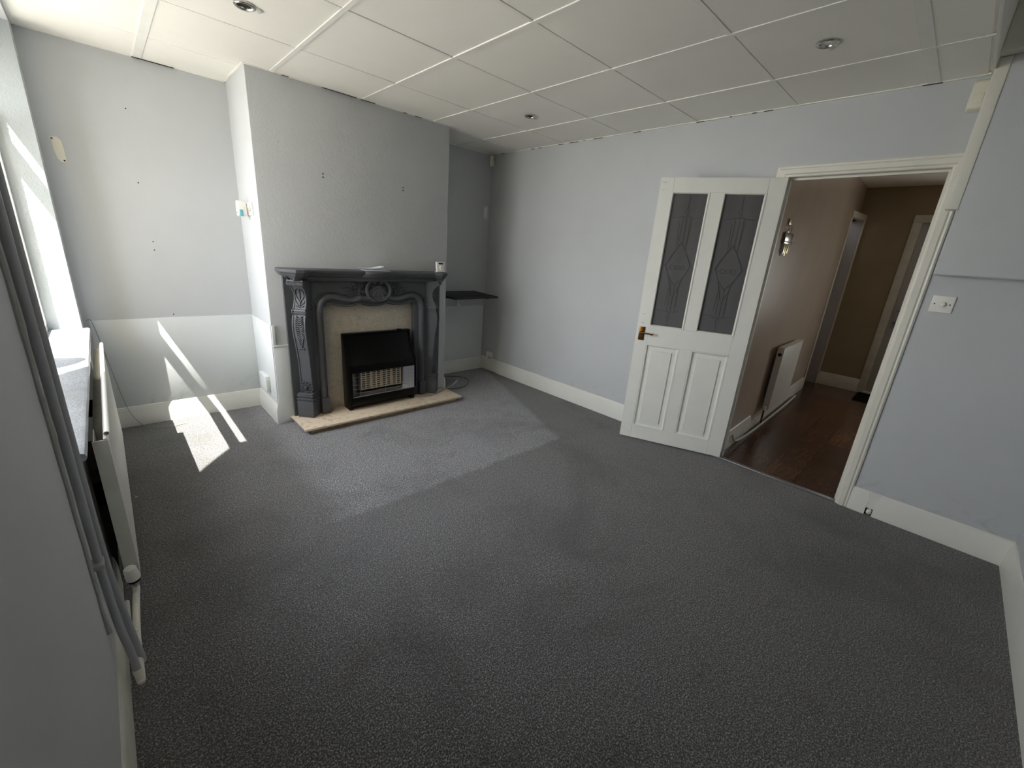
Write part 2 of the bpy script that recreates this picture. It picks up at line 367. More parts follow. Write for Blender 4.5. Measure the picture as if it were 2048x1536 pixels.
g.box(BX0-.014, BX1+.014, BY-.014, BY, H-.004, H+.004).box(BX0-.014, BX0, BY, 0, H-.004, H+.004).box(BX1, BX1+.014, BY, 0, H-.004, H+.004)
struct(g.build('trim_3', 'grid', bevel=.001, seg=1), 'white painted metal grid bars holding the ceiling tiles', 'ceiling grid')
struct(MB().box(-.02, W+.02, YN-.05, YC, 2.62, 2.70).build('ceiling_upper', 'ceil', smooth=False), 'higher plain ceiling strip beyond the edge of the tiles at the near end', 'ceiling')
b = MB().box(WX, W, YC-.012, YC, H-.004, 2.62)
struct(b.build('trim_4', 'grid', bevel=.002), 'white fascia closing the edge of the tiled ceiling', 'fascia')
b = MB().box(W-.14, W, YN, -3.712, 2.432, 2.62)
struct(b.build('trim_5', 'trim', bevel=.004), 'pale beam across the top of the wall boxing at the upper right corner', 'beam')
rg = random.Random(3); b = MB()
for k in range(16):
    y = rg.uniform(-3.5, -.15); l = rg.uniform(.01, .09); b.box(W-.0165, W-.0005, y-l, y, H-.0046, H-.0034)
for k in range(9):
    x = rg.uniform(BX0+.05, BX1-.3); l = rg.uniform(.02, .12); b.box(x, x+l, BY-.0145, BY-.0005, H-.0046, H-.0034)
for k in range(7):
    x = rg.uniform(WX+.1, BX0-.3); l = rg.uniform(.02, .1); b.box(x, x+l, -.0165, -.0005, H-.0046, H-.0034)
struct(b.build('trim_15', 'gap', smooth=False), 'dark chipped gaps along the ceiling edge trim', 'gap')

# ------------------------------------------------------------------ skirting boards
SK = [(0, 0), (.020, 0), (.020, .105), (.017, .112), (.017, .120), (.013, .132), (.010, .145), (.004, .152), (0, .152)]
def skirt(b, p0, p1, nrm, h=1.0):
    p0 = Vector(p0); p1 = Vector(p1); n = Vector(nrm)
    b.extrude([(d, z*h) for d, z in SK], lambda d, z: p0+n*d+Vector((0, 0, z)), lambda d, z: p1+n*d+Vector((0, 0, z)))
b = MB(); skirt(b, (WX, 0, 0), (BX0, 0, 0), (0, -1, 0)); skirt(b, (BX0, -.02, 0), (BX0, BY, 0), (-1, 0, 0), 1.06); skirt(b, (BX1, 0, 0), (W, 0, 0), (0, -1, 0)); skirt(b, (BX1, 0, 0), (BX1, BY, 0), (1, 0, 0))
struct(b.build('baseboard_back', 'white', angle=25), 'white moulded skirting board around the alcoves and chimney breast sides', 'skirting board')
b = MB(); skirt(b, (W, 0, 0), (W, DY0+.07, 0), (-1, 0, 0), 1.03)
skirt(b, (W, -3.745, 0), (W, -3.832, 0), (-1, 0, 0)); skirt(b, (W, -3.868, 0), (W, YN, 0), (-1, 0, 0)); b.box(W-.017, W, -3.875, -3.825, .048, .15)
struct(b.build('baseboard_right', 'white', angle=25), 'white skirting board along the doorway wall', 'skirting board')
b = MB(); skirt(b, (WX, -1.86, 0), (WX, YN, 0), (.6, 0, 0), .95)
struct(b.build('baseboard_left', 'offwhite', angle=25), 'chipped white skirting board under the near window wall', 'skirting board')
b = MB(); skirt(b, (WX, YN, 0), (W, YN, 0), (0, 1, 0))
struct(b.build('baseboard_near', 'white', angle=25), 'white skirting board at the near right corner', 'skirting board')

# white lower wall boards
b = MB().box(WX+.03, BX0-.002, -.007, 0, .15, .778)
struct(b.build('trim_6', 'panel', bevel=.002), 'white painted hardboard panel on the lower wall of the window side alcove', 'wall panel')
b = MB().box(BX0-.006, BX0, -.515, -.008, .155, .775)
struct(b.build('trim_7', 'panel', bevel=.002), 'white lower panel on the side of the chimney breast facing the window', 'wall panel')
poly = [(1.197, 0), (1.30, 0), (1.312, .045), (1.316, .62), (1.199, .62), (1.199, .19), (1.189, .17), (1.188, .12), (1.182, .10), (1.182, 0)]
b = MB().extrude(poly, lambda x, z: (x, BY-.006, z), lambda x, z: (x, BY, z))
b.box(1.199, 1.222, BY-.012, BY, .632, .772).box(1.197, 1.318, BY-.012, BY, .614, .626)
struct(b.build('trim_8', 'panel', bevel=.0025), 'white panel and thin cable trunking left of the fireplace surround', 'wall panel')
b = MB().box(BX1+.002, W-.022, -.007, 0, .15, .778)
struct(b.build('trim_9', 'panel', bevel=.002), 'white painted panel on the lower wall under the black shelf', 'wall panel')

# ------------------------------------------------------------------ window
wn = empty('window_1', (.08, -1.23, .76)); struct(wn, 'white framed window lighting the room from the left', 'window')
b = MB(); A, B = -2.30, -.165
b.box(.02, .08, A, B, .745, .80).box(.02, .08, A, B, 2.29, 2.36).box(.02, .08, B-.022, B, .745, 2.36).box(.02, .08, A, A+.05, .745, 2.36)
b.box(.02, .08, A, B, 1.862, 1.898).box(.02, .08, -1.60, -1.55, .745, 2.36)
b.build('window_frame', 'white', wn, bevel=.004)
b = MB().box(.042, .048, A+.05, -1.60, .80, 1.862).box(.042, .048, -1.55, B-.022, .80, 1.862).box(.042, .048, A+.05, -1.60, 1.898, 2.29).box(.042, .048, -1.55, B-.022, 1.898, 2.29)
b.build('window_pane', 'glass', wn, smooth=False)
def sillmat():
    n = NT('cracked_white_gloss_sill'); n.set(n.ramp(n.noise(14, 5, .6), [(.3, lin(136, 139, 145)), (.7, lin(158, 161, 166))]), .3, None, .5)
    a = n.bump(n.noise(70, 4, .7), .6, .004); v = n.n('ShaderNodeTexVoronoi'); v.feature = 'DISTANCE_TO_EDGE'; v.inputs['Scale'].default_value = 34; n.l(n.co, v.inputs['Vector'])
    n.bump(n.ramp(v.outputs[0], [(0, (0, 0, 0)), (.06, (1, 1, 1))]), .25, .002, a); return n.m
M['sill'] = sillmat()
b = MB(); prof = [(.05, .735), (.05, .76), (.25, .76), (.258, .757), (.262, .750), (.262, .742), (.258, .735)]
ysl = [-2.253+(2.253-.157)*i/40 for i in range(41)]
b.loft([[(x, y, z) for x, z in prof] for y in ysl])
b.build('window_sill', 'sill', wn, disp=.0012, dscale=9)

# ------------------------------------------------------------------ outside the window
struct(MB().box(-14, -.02, -12, 10, -.35, -.25).build('ground', 'paving', smooth=False), 'pale paved ground outside the window', 'ground')
# unseen wall added outside, its outline shaped to limit the sunlight
pts = [(-9, -.3), (-2.25, -.3), (-2.25, 5.81), (-2.31, 6.06), (-2.385, 6.17), (-2.25, 6.6), (-2.16, 6.83), (-2.0, 7.3), (-4.5, 9.0), (-9, 6.5)]
struct(MB().extrude(pts, lambda y, z: (-2.0, y, z), lambda y, z: (-2.25, y, z)).build('wall_sun_limit', 'hallbeige', smooth=False), 'unseen wall added outside the window to limit the sunlight', 'wall')

# unseen pointed shape added outside the glass to cast the sill shadow
b = MB().lathe([(.055, -.3), (.055, .62), (.13, .74), (.14, 1.05), (.13, 1.3), (.10, 1.48), (.055, 1.62), (.004, 1.72)], (-.17, -1.19, 0), (0, 0, 1), 24)
struct(b.build('sill_shadow_caster', 'paving'), 'unseen pointed shape added outside the window to shadow the sill', 'shadow caster')

# ------------------------------------------------------------------ doorway trim
AR = [(0, 0), (.066, 0), (.066, .010), (.058, .016), (.050, .014), (.042, .020), (.018, .020), (.012, .012), (.004, .010), (0, .006)]
def arch_leg(b, y, sgn, z0, z1, top=0, k=1.0):
    r0 = [(W-d*k, y+sgn*a, z0) for a, d in AR]; r1 = [(W-d*k, y+sgn*a, z1+a*top) for a, d in AR]; b.loft([r0, r1])
b = MB(); arch_leg(b, DY0, 1, 0, DZ+.004, .94, .35); arch_leg(b, DY1, -1, 0, DZ, 1)
b.loft([[(W-d, DY0+a, DZ+a) for a, d in AR], [(W-d, DY1-a, DZ+a) for a, d in AR]])
b.box(W-.004, W+TW, DY0-.0, DY0+.02, 0, DZ).box(W-.004, W+TW, DY1-.02, DY1, 0, DZ).box(W-.004, W+TW, DY1-.02, DY0+.02, DZ, DZ+.02)
b.box(W+.045, W+.06, DY0-.012, DY0, 0, DZ).box(W+.045, W+.06, DY1, DY1+.012, 0, DZ).box(W+.045, W+.06, DY1, DY0, DZ-.012, DZ)
struct(b.build('trim_10', 'trim', angle=25, disp=.0009, dscale=30), 'cream white moulded frame around the open doorway', 'door frame')

# ------------------------------------------------------------------ open door leaf
ang = .3932; P0 = Vector((W, -2.936, 0)); D0 = Vector((-math.sin(ang), math.cos(ang), 0)); N0 = Vector((-math.cos(ang), -math.sin(ang), 0))
DT = .036
def dw(u, d, z): return P0+D0*u+N0*(d+.019)+Vector((0, 0, z))
dr = empty('door_1', tuple(P0)); struct(dr, 'white panelled door standing open against the wall, smoky leaded glass in its top half', 'door')
Zb, Zt = .012, 1.982; U1 = .772
b = MB()
cols = [(.0, .101), (.353, .440), (.683, U1)]
for u0, u1 in (cols[0], cols[2]): b.box(u0, u1, -DT, 0, Zb, Zt, fr=dw)
b.box(*cols[1], -DT, 0, .122, .804, fr=dw); b.box(*cols[1], -DT, 0, .945, 1.89, fr=dw)
for z0, z1 in ((Zb, .122), (.804, .945), (1.89, Zt)): b.box(.101, .683, -DT, 0, z0, z1, fr=dw)
b.build('door_frame', 'white', dr, bevel=.0015, seg=1)
def rect_mould(b, u0, u1, z0, z1, prof):   # prof: (inset, depth) list
    rings = []
    for ins, d in prof: rings.append([dw(u0+ins, d, z0+ins), dw(u1-ins, d, z0+ins), dw(u1-ins, d, z1-ins), dw(u0+ins, d, z1-ins)])
    b.loft(rings, True, False)
for u0, u1 in ((.101, .353), (.440, .683)):
    b = MB(); rect_mould(b, u0, u1, .122, .804, [(0, .001), (.008, .001), (.012, -.004), (.014, -.010), (.016, -.014), (.045, -.012), (.048, -.004)])
    b.add([dw(u0+.048, -.004, .17), dw(u1-.048, -.004, .17), dw(u1-.048, -.004, .756), dw(u0+.048, -.004, .756)], [(0, 1, 2, 3)])
    b.box(u0, u1, -DT+.006, -.020, .122, .804, fr=dw)
    b.build('door_panel', 'white', dr, angle=20)
    b = MB(); rect_mould(b, u0-.001, u1+.001, .944, 1.891, [(0, 0), (0, .004), (.006, .004), (.012, -.004), (.012, -.014), (0, -.014)])
    b.build('glazing_bead', 'white', dr, angle=25)
    gp = MB().box(u0, u1, -.020, -.016, .945, 1.89, fr=dw).build('glass_pane', 'doorglass', dr, smooth=False)
    plabel(gp, 'smoky grey obscured glass')
    # leading
    cu = (u0+u1)/2; L = []
    def ln(*p, r=.0011): L.append((p, r))
    d = -.0145
    for zz, s in ((1.725, 1), (1.075, -1)):
        ln((u0+.012, zz), (cu-.045, zz)); ln((cu+.045, zz), (u1-.012, zz))
        ln((cu, 1.88 if s > 0 else .955), (cu, zz+s*.075)); ln((cu, zz+s*.075), (cu+.013, zz+s*.045), (cu, zz+s*.012), (cu-.013, zz+s*.045), (cu, zz+s*.075))
        ln((cu-.045, zz), (cu-.03, zz+s*.012), (cu, zz+s*.008), (cu+.03, zz+s*.012), (cu+.045, zz))
        for q in (-.03, -.005, .02): ln((cu+q, zz), (cu+q*1.05, zz-s*.20))
        ln((cu-.04, zz-s*.03), (cu-.03, zz-s*.22), (cu-.07, 1.40+s*.04)); ln((cu+.04, zz-s*.03), (cu+.03, zz-s*.22), (cu+.07, 1.40+s*.04))
    ln((cu-.085, 1.40), (cu-.035, 1.50), (cu, 1.56), (cu+.035, 1.50), (cu+.085, 1.40), (cu+.05, 1.32), (cu, 1.26), (cu-.05, 1.32), (cu-.085, 1.40), r=.0022)
    ln((cu-.05, 1.32), (cu-.02, 1.22), (cu, 1.16), (cu+.02, 1.22), (cu+.05, 1.32), r=.0018)
    ln((u0+.012, 1.40), (cu-.085, 1.40)); ln((cu+.085, 1.40), (u1-.012, 1.40))
    for q in (-.035, 0, .035): ln(*[(cu+q+.016*math.cos(t), 1.385+.014*math.sin(t)) for t in [k*math.pi/4 for k in range(9)]])
    b = MB()
    for p, r in L: b.tube([dw(x, d, z) for x, z in p], r, 5)
    b.build('leading', 'cabledark', dr)
# handle
b = MB().box(.708, .752, .0, .005, .829, .933, fr=dw); hp = b.build('handle_plate', 'brass', dr, bevel=.002)
b = MB().lathe([(.012, 0), (.012, .006), (.008, .010), (.007, .030)], dw(.733, .004, .888), N0, 16)
b.tube(spline([dw(.735, .034, .888), dw(.71, .038, .889), dw(.67, .040, .889), dw(.648, .038, .885), dw(.640, .036, .895)], 5), .0055, 8)
b.build('door_handle', 'brass', dr)
b = MB()
for u, z in ((.75, 1.95), (.735, 1.95), (.742, 1.90), (.745, 1.03), (.735, 1.03), (.74, .965), (.73, .965), (.758, .78)): b.lathe([(.0025, 0), (.0025, .0008)], dw(u, -.0002, z), N0, 8)
b.build('screw_hole', 'nail', dr)

# ------------------------------------------------------------------ fireplace
XC = 1.965
fp = empty('fireplace_surround', (XC, BY, .05)); tag(fp, 'ornate charcoal painted fireplace surround with scrolled legs and carved shell', 'fireplace')
def F(x, d, z): return Vector((XC+x, BY-d, z))
HZ = .052
# opening outline (left to right), inner edge
inner = [(-.418, HZ), (-.418, .875), (-.412, .905), (-.385, .925), (-.34, .921), (-.30, .911), (-.25, .902), (-.21, .903), (-.165, .912), (-.125, .925), (-.095, .912), (-.06, .902), (-.02, .898)]
inner = inner+[(-x-.04, z) for x, z in inner[::-1][1:]]
inner = [(x+.0, z) for x, z in inner]
def board(x0, x1, z1, d0, d1, name, parent=fp, bevel=.003):
    b = MB(); poly = [(x0, HZ), (x0, z1), (x1, z1), (x1, HZ)]+[(x, z) for x, z in inner[::-1]]
    # triangulation-safe: build as strips between inner outline and outer rectangle
    n = len(inner)
    def outer(i):
        x, z = inner[i]
        if i == 0: return (x0, HZ)
        if i == n-1: return (x1, HZ)
        if i == 1: return (x0, .80)
        if i == 2: return (x0, z1)
        if i == n-2: return (x1, .80)
        if i == n-3: return (x1, z1)
        return (x, z1)
    rings = []
    for i in range(n):
        (xi, zi), (xo, zo) = inner[i], outer(i)
        rings.append([F(xi, d0, zi), F(xi, d1, zi), F(xo, d1, zo), F(xo, d0, zo)])
    b.loft(rings, True, True); return b.build(name, 'char', parent, bevel=0, angle=30)
board(-.665, .665, 1.125, .012, .028, 'backing_board')
MB().box(-.665, -.44, 0, .012, HZ, 1.125, fr=F).box(.44, .665, 0, .012, HZ, 1.125, fr=F).box(-.44, .44, 0, .012, .98, 1.125, fr=F).build('wall_batten', 'char', fp)
board(-.515, .515, 1.125, .028, .062, 'frieze_panel')
def ribbon(b, path, prof):   # profile (offset outward, depth) swept along a 2D path
    P = [Vector((x, z)) for x, z in path]; rings = []
    for i in range(len(P)):
        t = (P[min(i+1, len(P)-1)]-P[max(i-1, 0)]).normalized(); n = Vector((-t.y, t.x))
        rings.append([F(P[i].x+n.x*o, d, P[i].y+n.y*o) for o, d in prof])
    b.loft(rings, True, True)
def smooth2(pts, n=6): return [(v.x, v.z) for v in spline([(x, 0, z) for x, z in pts], n)]
def mirror(h): return h+[(-x, z) for x, z in h[::-1][1:]]
roll = smooth2(mirror([(-.447, .18), (-.447, .80), (-.443, .87), (-.43, .93), (-.40, .965), (-.355, .983), (-.30, .978), (-.25, .962), (-.205, .953), (-.16, .957), (-.12, .968), (-.06, .962), (0, .958)]))
b = MB(); ribbon(b, roll, [(-.026, .05), (-.026, .070), (-.022, .083), (-.012, .093), (0, .097), (.012, .093), (.022, .083), (.026, .070), (.026, .05)])
b.build('arch_moulding', 'char', fp)
ridge = smooth2(mirror([(-.423, HZ), (-.423, .86), (-.416, .905), (-.388, .932), (-.34, .929), (-.30, .919), (-.25, .910), (-.21, .911), (-.165, .920), (-.125, .933), (-.095, .922), (-.06, .912), (0, .908)]), 5)
b = MB(); ribbon(b, ridge, [(-.006, .03), (-.006, .072), (0, .078), (.008, .078), (.011, .070), (.016, .070), (.020, .076), (.026, .074), (.028, .03)])
b.build('arch_moulding', 'char', fp, angle=25)
for s in (-1, 1):
    b = MB().box(s*.447-.032, s*.447+.032, .03, .104, HZ, .186, fr=F); b.build('roll_plinth', 'char', fp, bevel=.003)
    # thin scroll border of frieze
    b = MB(); b.tube([F(s*x, .064, z) for x, z in [(.492, 1.09), (.494, .94)]], .0045, 8)
    b.tube(spline([F(s*.498, .066, .925), F(s*.475, .066, .945), F(s*.43, .066, .995), F(s*.36, .066, 1.018), F(s*.28, .066, 1.006), F(s*.20, .066, .99), F(s*.13, .066, .998)], 6), .0045, 8)
    b.ball(F(s*.486, .068, .925), .013, .012, .013); b.ball(F(s*.47, .068, .912), .007)
    b.tube(spline([F(s*.486, .066, .925), F(s*.468, .07, .93), F(s*.462, .07, .915), F(s*.474, .068, .905)], 5), .004, 6)
    for k in range(7): b.ball(F(s*(.49-.012*k), .066, 1.10-.004*(k % 2)+.0*k), .006, .005, .007, 6)
    for k in range(4): b.ball(F(s*(.492-.003*(k % 2)), .066, 1.09-.012*k), .005, .004, .007, 6)
    b.build('scroll_border', 'char', fp)
# shell cartouche
def shell():
    b = MB(); cx, cz = .028, 1.022; n = 48; rings = []
    for i in range(9):
        t = i/8; ring = []
        for j in range(n):
            a = math.radians(90)+2*math.pi*j/n
            rr = t*.074*(1+.06*math.cos(9*a)); oz = .052*(1-t)
            ridge = .010*abs(math.cos(4.5*(a+math.pi/2)))*t
            x = math.cos(a)*rr*1.05; z = math.sin(a)*rr*.78+oz
            ring.append(F(cx+x, .078+.016*math.sqrt(max(0, 1-t*t))+ridge+(.004 if t > .9 else 0), cz-.008+z))
        rings.append(ring)
    b.loft(rings, True, False)
    b.loft([rings[-1], [F(p.x-XC, .06, p.z) for p in rings[-1]]], True, False)
    return b
sh = shell().build('carved_shell', 'char', fp)
b = MB(); cx, cz = .027, 1.030
for s in (-1, 1):
    p = []
    for k in range(17):
        a = math.radians(-90+s*(k/16)*158); p.append(F(cx+math.cos(a)*.098*1.06, .096, cz+math.sin(a)*.088))
    e = p[-1]
    for k in range(9):
        a = k/8*math.pi*1.5; rr = .015*(1-k/12)
        p.append(e+Vector((-s*(rr*math.sin(a))-s*.004*k/3, 0, -.016+rr*math.cos(a))))
    b.tube(p, [.011]*17+[.010-.0006*k for k in range(9)], 10)
    b.ball(e+Vector((-s*.012, 0, -.014)), .008)
    q = []
    for k in range(13):
        a = math.radians(-80+s*(k/12)*140); q.append(F(cx+math.cos(a)*.084*1.05, .092, cz+math.sin(a)*.074))
    b.tube(q, .003, 6)
for k in (-1, 0, 1): b.ball(F(cx+.010*k, .098, cz+.083), .006, .006, .014)
for k in range(5): b.ball(F(cx-.02+.010*k, .106, cz-.084-.003*(k % 2)), .006, .005, .005)
b.build('cartouche_ring', 'char', fp)
# flower sprays
for s in (-1, 1):
    b = MB(); rnd = random.Random(5)
    base = cx+s*.115
    spots = [(0, .0, .016), (.005, .045, .013), (.004, .083, .012), (.035, .018, .014), (.045, .058, .012), (.04, -.01, .010), (.07, .035, .012), (.075, .0, .010), (.08, .065, .009), (.105, .025, .010), (.10, .05, .008), (.13, .035, .008), (.12, .008, .008), (.155, .03, .006)]
    for dx, dz, r in spots:
        c = F(base+s*dx, .066, 1.012+dz)
        b.ball(c, r*.8, r*.6, r*.8, 6)
        for k in range(5):
            a = k*1.257+dx*30; b.ball(c+Vector((math.cos(a)*r*.75, -.002, math.sin(a)*r*.75)), r*.42, r*.4, r*.42, 6)
    for k in range(9):
        a = rnd.uniform(-.5, 1.0); x = base+s*(.02+.017*k); z = 1.0+rnd.uniform(-.02, .10)*(1-k/12)
        b.tube([F(x, .064, z), F(x+s*.012, .070, z+.006*math.sin(a)), F(x+s*.024, .064, z+.014*math.sin(a))], [.002, .0055, .0015], 6)
    b.tube(spline([F(base+s*.13, .066, 1.045), F(base+s*.155, .068, 1.052), F(base+s*.18, .066, 1.046)], 5), [.004]*10+[.002], 6)
    b.build('carved_flowers', 'char', fp)
# shelf: stepped outline lofted through a moulding
def shelf_outline(g):   # g: how far the edge is pulled in
    h = [(-.700, .0), (-.700+g, .0)]
    pts = [(-.705+g, 0), (-.705+g, .085-g*.4), (-.690+g, .115-g), (-.655+g*.6, .165-g), (-.625, .195-g), (-.575-g*.2, .200-g), (-.535-g*.5, .172-g), (-.515-g, .160-g), (-.125-g, .160-g), (-.098-g*.6, .182-g), (-.06, .196-g), (0, .199-g)]
    right = [(-x, d) for x, d in pts[::-1][1:]]
    pts = [(x+.02*(1-abs(x)/.7), d) for x, d in pts]; right = [(x+.02*(1-abs(x)/.7), d) for x, d in right]
    return pts+right
b = MB(); rings = []
for g_, z in [(.10, 1.104), (.065, 1.104), (.060, 1.116), (.050, 1.120), (.047, 1.128), (.030, 1.134), (.018, 1.144), (.012, 1.156), (.004, 1.160), (0, 1.168), (0, 1.180), (.005, 1.186), (.012, 1.187)]:
    rings.append([F(x, d, z) for x, d in shelf_outline(g_)])
b.loft(rings, True, True); b.build('mantel_shelf', 'char', fp, angle=28)
# legs
def leg(s):
    n = Vector((s*.73, -.683, 0)); t = Vector((s*.683, .73, 0))*(-s if s < 0 else 1)
    if s < 0: t = Vector((.683, -.73, 0))
    else: t = Vector((.683, .73, 0))
    ctr = Vector((XC+s*.606, BY-.099, 0)); back = ctr-n*.10
    def L(a, o, z): return back+t*a+n*o+Vector((0, 0, z))
    lg = MB(); prof = [(.245, .060, .052), (.28, .062, .050), (.34, .064, .050), (.42, .066, .049), (.50, .071, .049), (.58, .080, .050), (.66, .093, .052), (.73, .103, .053), (.78, .104, .053), (.82, .097, .053), (.855, .085, .052), (.862, .090, .055), (.872, .092, .056), (.878, .086, .054), (.884, .090, .055), (.894, .088, .055), (.90, .078, .051), (.94, .062, .050), (.98, .055, .049), (1.01, .058, .049), (1.035, .070, .050), (1.055, .088, .051), (1.07, .100, .052), (1.09, .104, .053), (1.106, .102, .053)]
    rings = [[L(-w, -.03, z), L(-w, o-.004, z), L(-w+.004, o, z), L(-w+.011, o, z), L(-w+.014, o-.005, z), L(w-.014, o-.005, z), L(w-.011, o, z), L(w-.004, o, z), L(w, o-.004, z), L(w, -.03, z)] for z, o, w in prof]
    lg.loft(rings, True, True)
    lo = lg.build('leg', 'char', fp, angle=32)
    def at(z):
        for (z0, o0, w0), (z1, o1, w1) in zip(prof, prof[1:]):
            if z0 <= z <= z1: return o0+(o1-o0)*(z-z0)/(z1-z0)
        return prof[-1][1]
    # plinth
    b = MB()
    for z0, z1, e in ((HZ, .185, .0), (.185, .197, -.003), (.197, .209, .002), (.209, .222, -.006), (.222, .234, .0), (.234, .246, -.004)):
        b.box(-.064-e, .064+e, -.04, .10+e, z0, z1, fr=L)
    b.build('plinth', 'char', fp, bevel=.003)
    # capital with rolled volute
    b = MB(); b.tube([L(-.060, .098, 1.083), L(.060, .098, 1.083)], .017, 14)
    for a in (-.060, .060): b.tube([L(a-.003, .098, 1.083), L(a+.003, .098, 1.083)], .011, 12)
    for k in range(13): b.ball(L(-.054+.009*k, .113, 1.088), .005, .005, .009, 6)
    b.box(-.060, .060, -.03, .108, 1.098, 1.108, fr=L)
    b.build('capital', 'char', lo)
    # acanthus leaf over the belly
    b = MB()
    for k in range(15):
        z = .835-k*.0155
        ww = .034*math.sin(min(1, (k+5)/13)*math.pi*.62)*(1 if k < 10 else (15.5-k)/5.5)
        for q in (-1, 1):
            pts = [L(0, at(z)-.003, z+.004), L(q*ww*.45, at(z-.008)+.001, z-.002), L(q*ww*.85, at(z-.004)-.002, z+.010), L(q*ww, at(z)-.004, z+.018)]
            b.tube(spline(pts, 3), [.0035]*3+[.0048]*4+[.003]*3, 6)
    b.tube([L(0, at(.84-.012*k)-.001, .84-.012*k) for k in range(20)], [.0045]*16+[.004, .0045, .006, .008], 6)
    for q in (-2, -1, 0, 1, 2): b.ball(L(q*.009, at(.60)-.001, .603-abs(q)*.001), .007, .006, .008, 6)
    b.build('acanthus_carving', 'char', lo)
    # heart scrolls in the upper panel
    b = MB()
    for q in (-1, 1):
        pts = [(0, .925), (.006, .955), (.022, .975), (.031, 1.00), (.026, 1.03), (.012, 1.045), (.004, 1.035), (.008, 1.025)]
        b.tube(spline([L(q*a, at(z)-.001, z) for a, z in pts], 5), .0038, 7)
        b.tube(spline([L(q*a, at(z)-.002, z) for a, z in [(.004, .91), (.014, .93), (.030, .945), (.036, .965)]], 4), [.003]*6+[.0045]*6+[.002], 6)
        b.tube(spline([L(q*a, at(z)-.002, z) for a, z in [(.004, .91), (.02, .915), (.034, .925)]], 4), [.003]*4+[.0045]*4+[.002], 6)
    for k in range(7): b.ball(L(0, at(1.03-.014*k)-.001, 1.03-.014*k), .0055-.0004*k, .005, .007, 6)
    b.tube([L(0, at(.91)-.002, .905), L(0, at(.95)-.002, .955)], .004, 6)
    b.build('heart_carving', 'char', lo)
    # palmette at the foot
    b = MB(); c0 = .285; o = .068
    b.ball(L(0, o, c0), .014, .010, .022, 8)
    for q in (-1, 1):
        b.tube(spline([L(q*a, o, c0+z) for a, z in [(0, -.032), (.018, -.024), (.026, 0), (.018, .024), (.006, .028)]], 5), .004, 7)
        for k, (a, z) in enumerate([(.040, -.034), (.043, -.012), (.040, .012), (.034, .034), (.018, .046)]):
            b.tube([L(q*(a+.009*math.cos(u)), o-.001, c0+z+.009*math.sin(u)) for u in [i*math.pi/4 for i in range(7)]], .0032, 6)
    b.ball(L(0, o, c0+.045), .005, .005, .014, 6)
    b.build('palmette_carving', 'char', lo)
    return lo
leg(-1); leg(1)

# marble back panel and hearth
tag(MB().box(XC-.43, XC+.43, BY-.011, BY-.001, HZ, .97).build('marble_back_panel', 'marble', bevel=.001), 'beige speckled marble back panel behind the black gas fire', 'marble panel')
he = empty('hearth', (XC, -.69, 0)); tag(he, 'low cream marble hearth slab on the carpet under the fireplace', 'hearth')
b = MB().box(1.276, 2.70, -.855, BY-.001, .034, HZ); b.build('hearth_slab', 'hearth', he, bevel=.003)
b = MB().box(1.325, 2.66, -.825, BY-.001, .0, .034); b.build('hearth_base', 'hearthbase', he, bevel=.002)

# ------------------------------------------------------------------ gas fire
gf = empty('gas_fire', (1.99, -.62, HZ)); tag(gf, 'black gas heater with sloping hood and white radiant grille on the hearth', 'gas fire')
GX0, GX1 = 1.690, 2.293
side = [(-.547, .075), (-.672, .075), (-.690, .17), (-.700, .18), (-.700, .445), (-.690, .455), (-.655, .50), (-.622, .56), (-.603, .62), (-.592, .672), (-.588, .682), (-.547, .684)]
for xa, xb in ((GX0, GX0+.018), (GX1-.018, GX1)):
    MB().extrude(side, lambda y, z: (xa, y, z), lambda y, z: (xb, y, z)).build('side_panel', 'black', gf, bevel=.002)
for xa in (GX0, GX1-.03): MB().box(xa, xa+.03, -.665, -.55, HZ, .077).build('foot', 'black', gf, bevel=.002)
hood = [(-.552, .376), (-.694, .376), (-.698, .380), (-.696, .440), (-.686, .450), (-.650, .497), (-.616, .557), (-.597, .617), (-.586, .668), (-.582, .676), (-.552, .677)]
b = MB().extrude(hood, lambda y, z: (GX0+.012, y, z), lambda y, z: (GX1-.012, y, z)); b.build('hood', 'black', gf, bevel=.002)
b = MB().box(GX0+.002, GX1-.002, -.6, -.55, .676, .686).box(2.17, 2.205, -.60, -.57, .684, .694); b.build('top_plate', 'black', gf, bevel=.002)
b = MB().extrude([(-.56, .085), (-.672, .085), (-.690, .105), (-.697, .17), (-.56, .17)], lambda y, z: (GX0+.012, y, z), lambda y, z: (GX1-.012, y, z)); b.build('lower_panel', 'black', gf, bevel=.002)
b = MB().box(GX0+.016, GX1-.016, -.700, -.685, .170, .177); b.build('front_strip', 'steel', gf, bevel=.001)
# reflector box
xa, xb = GX0+.018, GX1-.018
b = MB().add([(xa, -.695, .178), (xa, -.695, .376), (xa+.09, -.60, .36), (xa+.09, -.60, .20)], [(0, 1, 2, 3)])
b.add([(xb, -.695, .178), (xb, -.695, .376), (xb-.09, -.60, .36), (xb-.09, -.60, .20)], [(0, 1, 2, 3)])
b.add([(xa, -.695, .178), (xb, -.695, .178), (xb-.09, -.60, .20), (xa+.09, -.60, .20)], [(0, 1, 2, 3)])
b.add([(xa+.09, -.60, .20), (xb-.09, -.60, .20), (xb-.09, -.60, .376), (xa+.09, -.60, .376)], [(0, 1, 2, 3)])
b.build('reflector', 'reflector', gf, smooth=False)
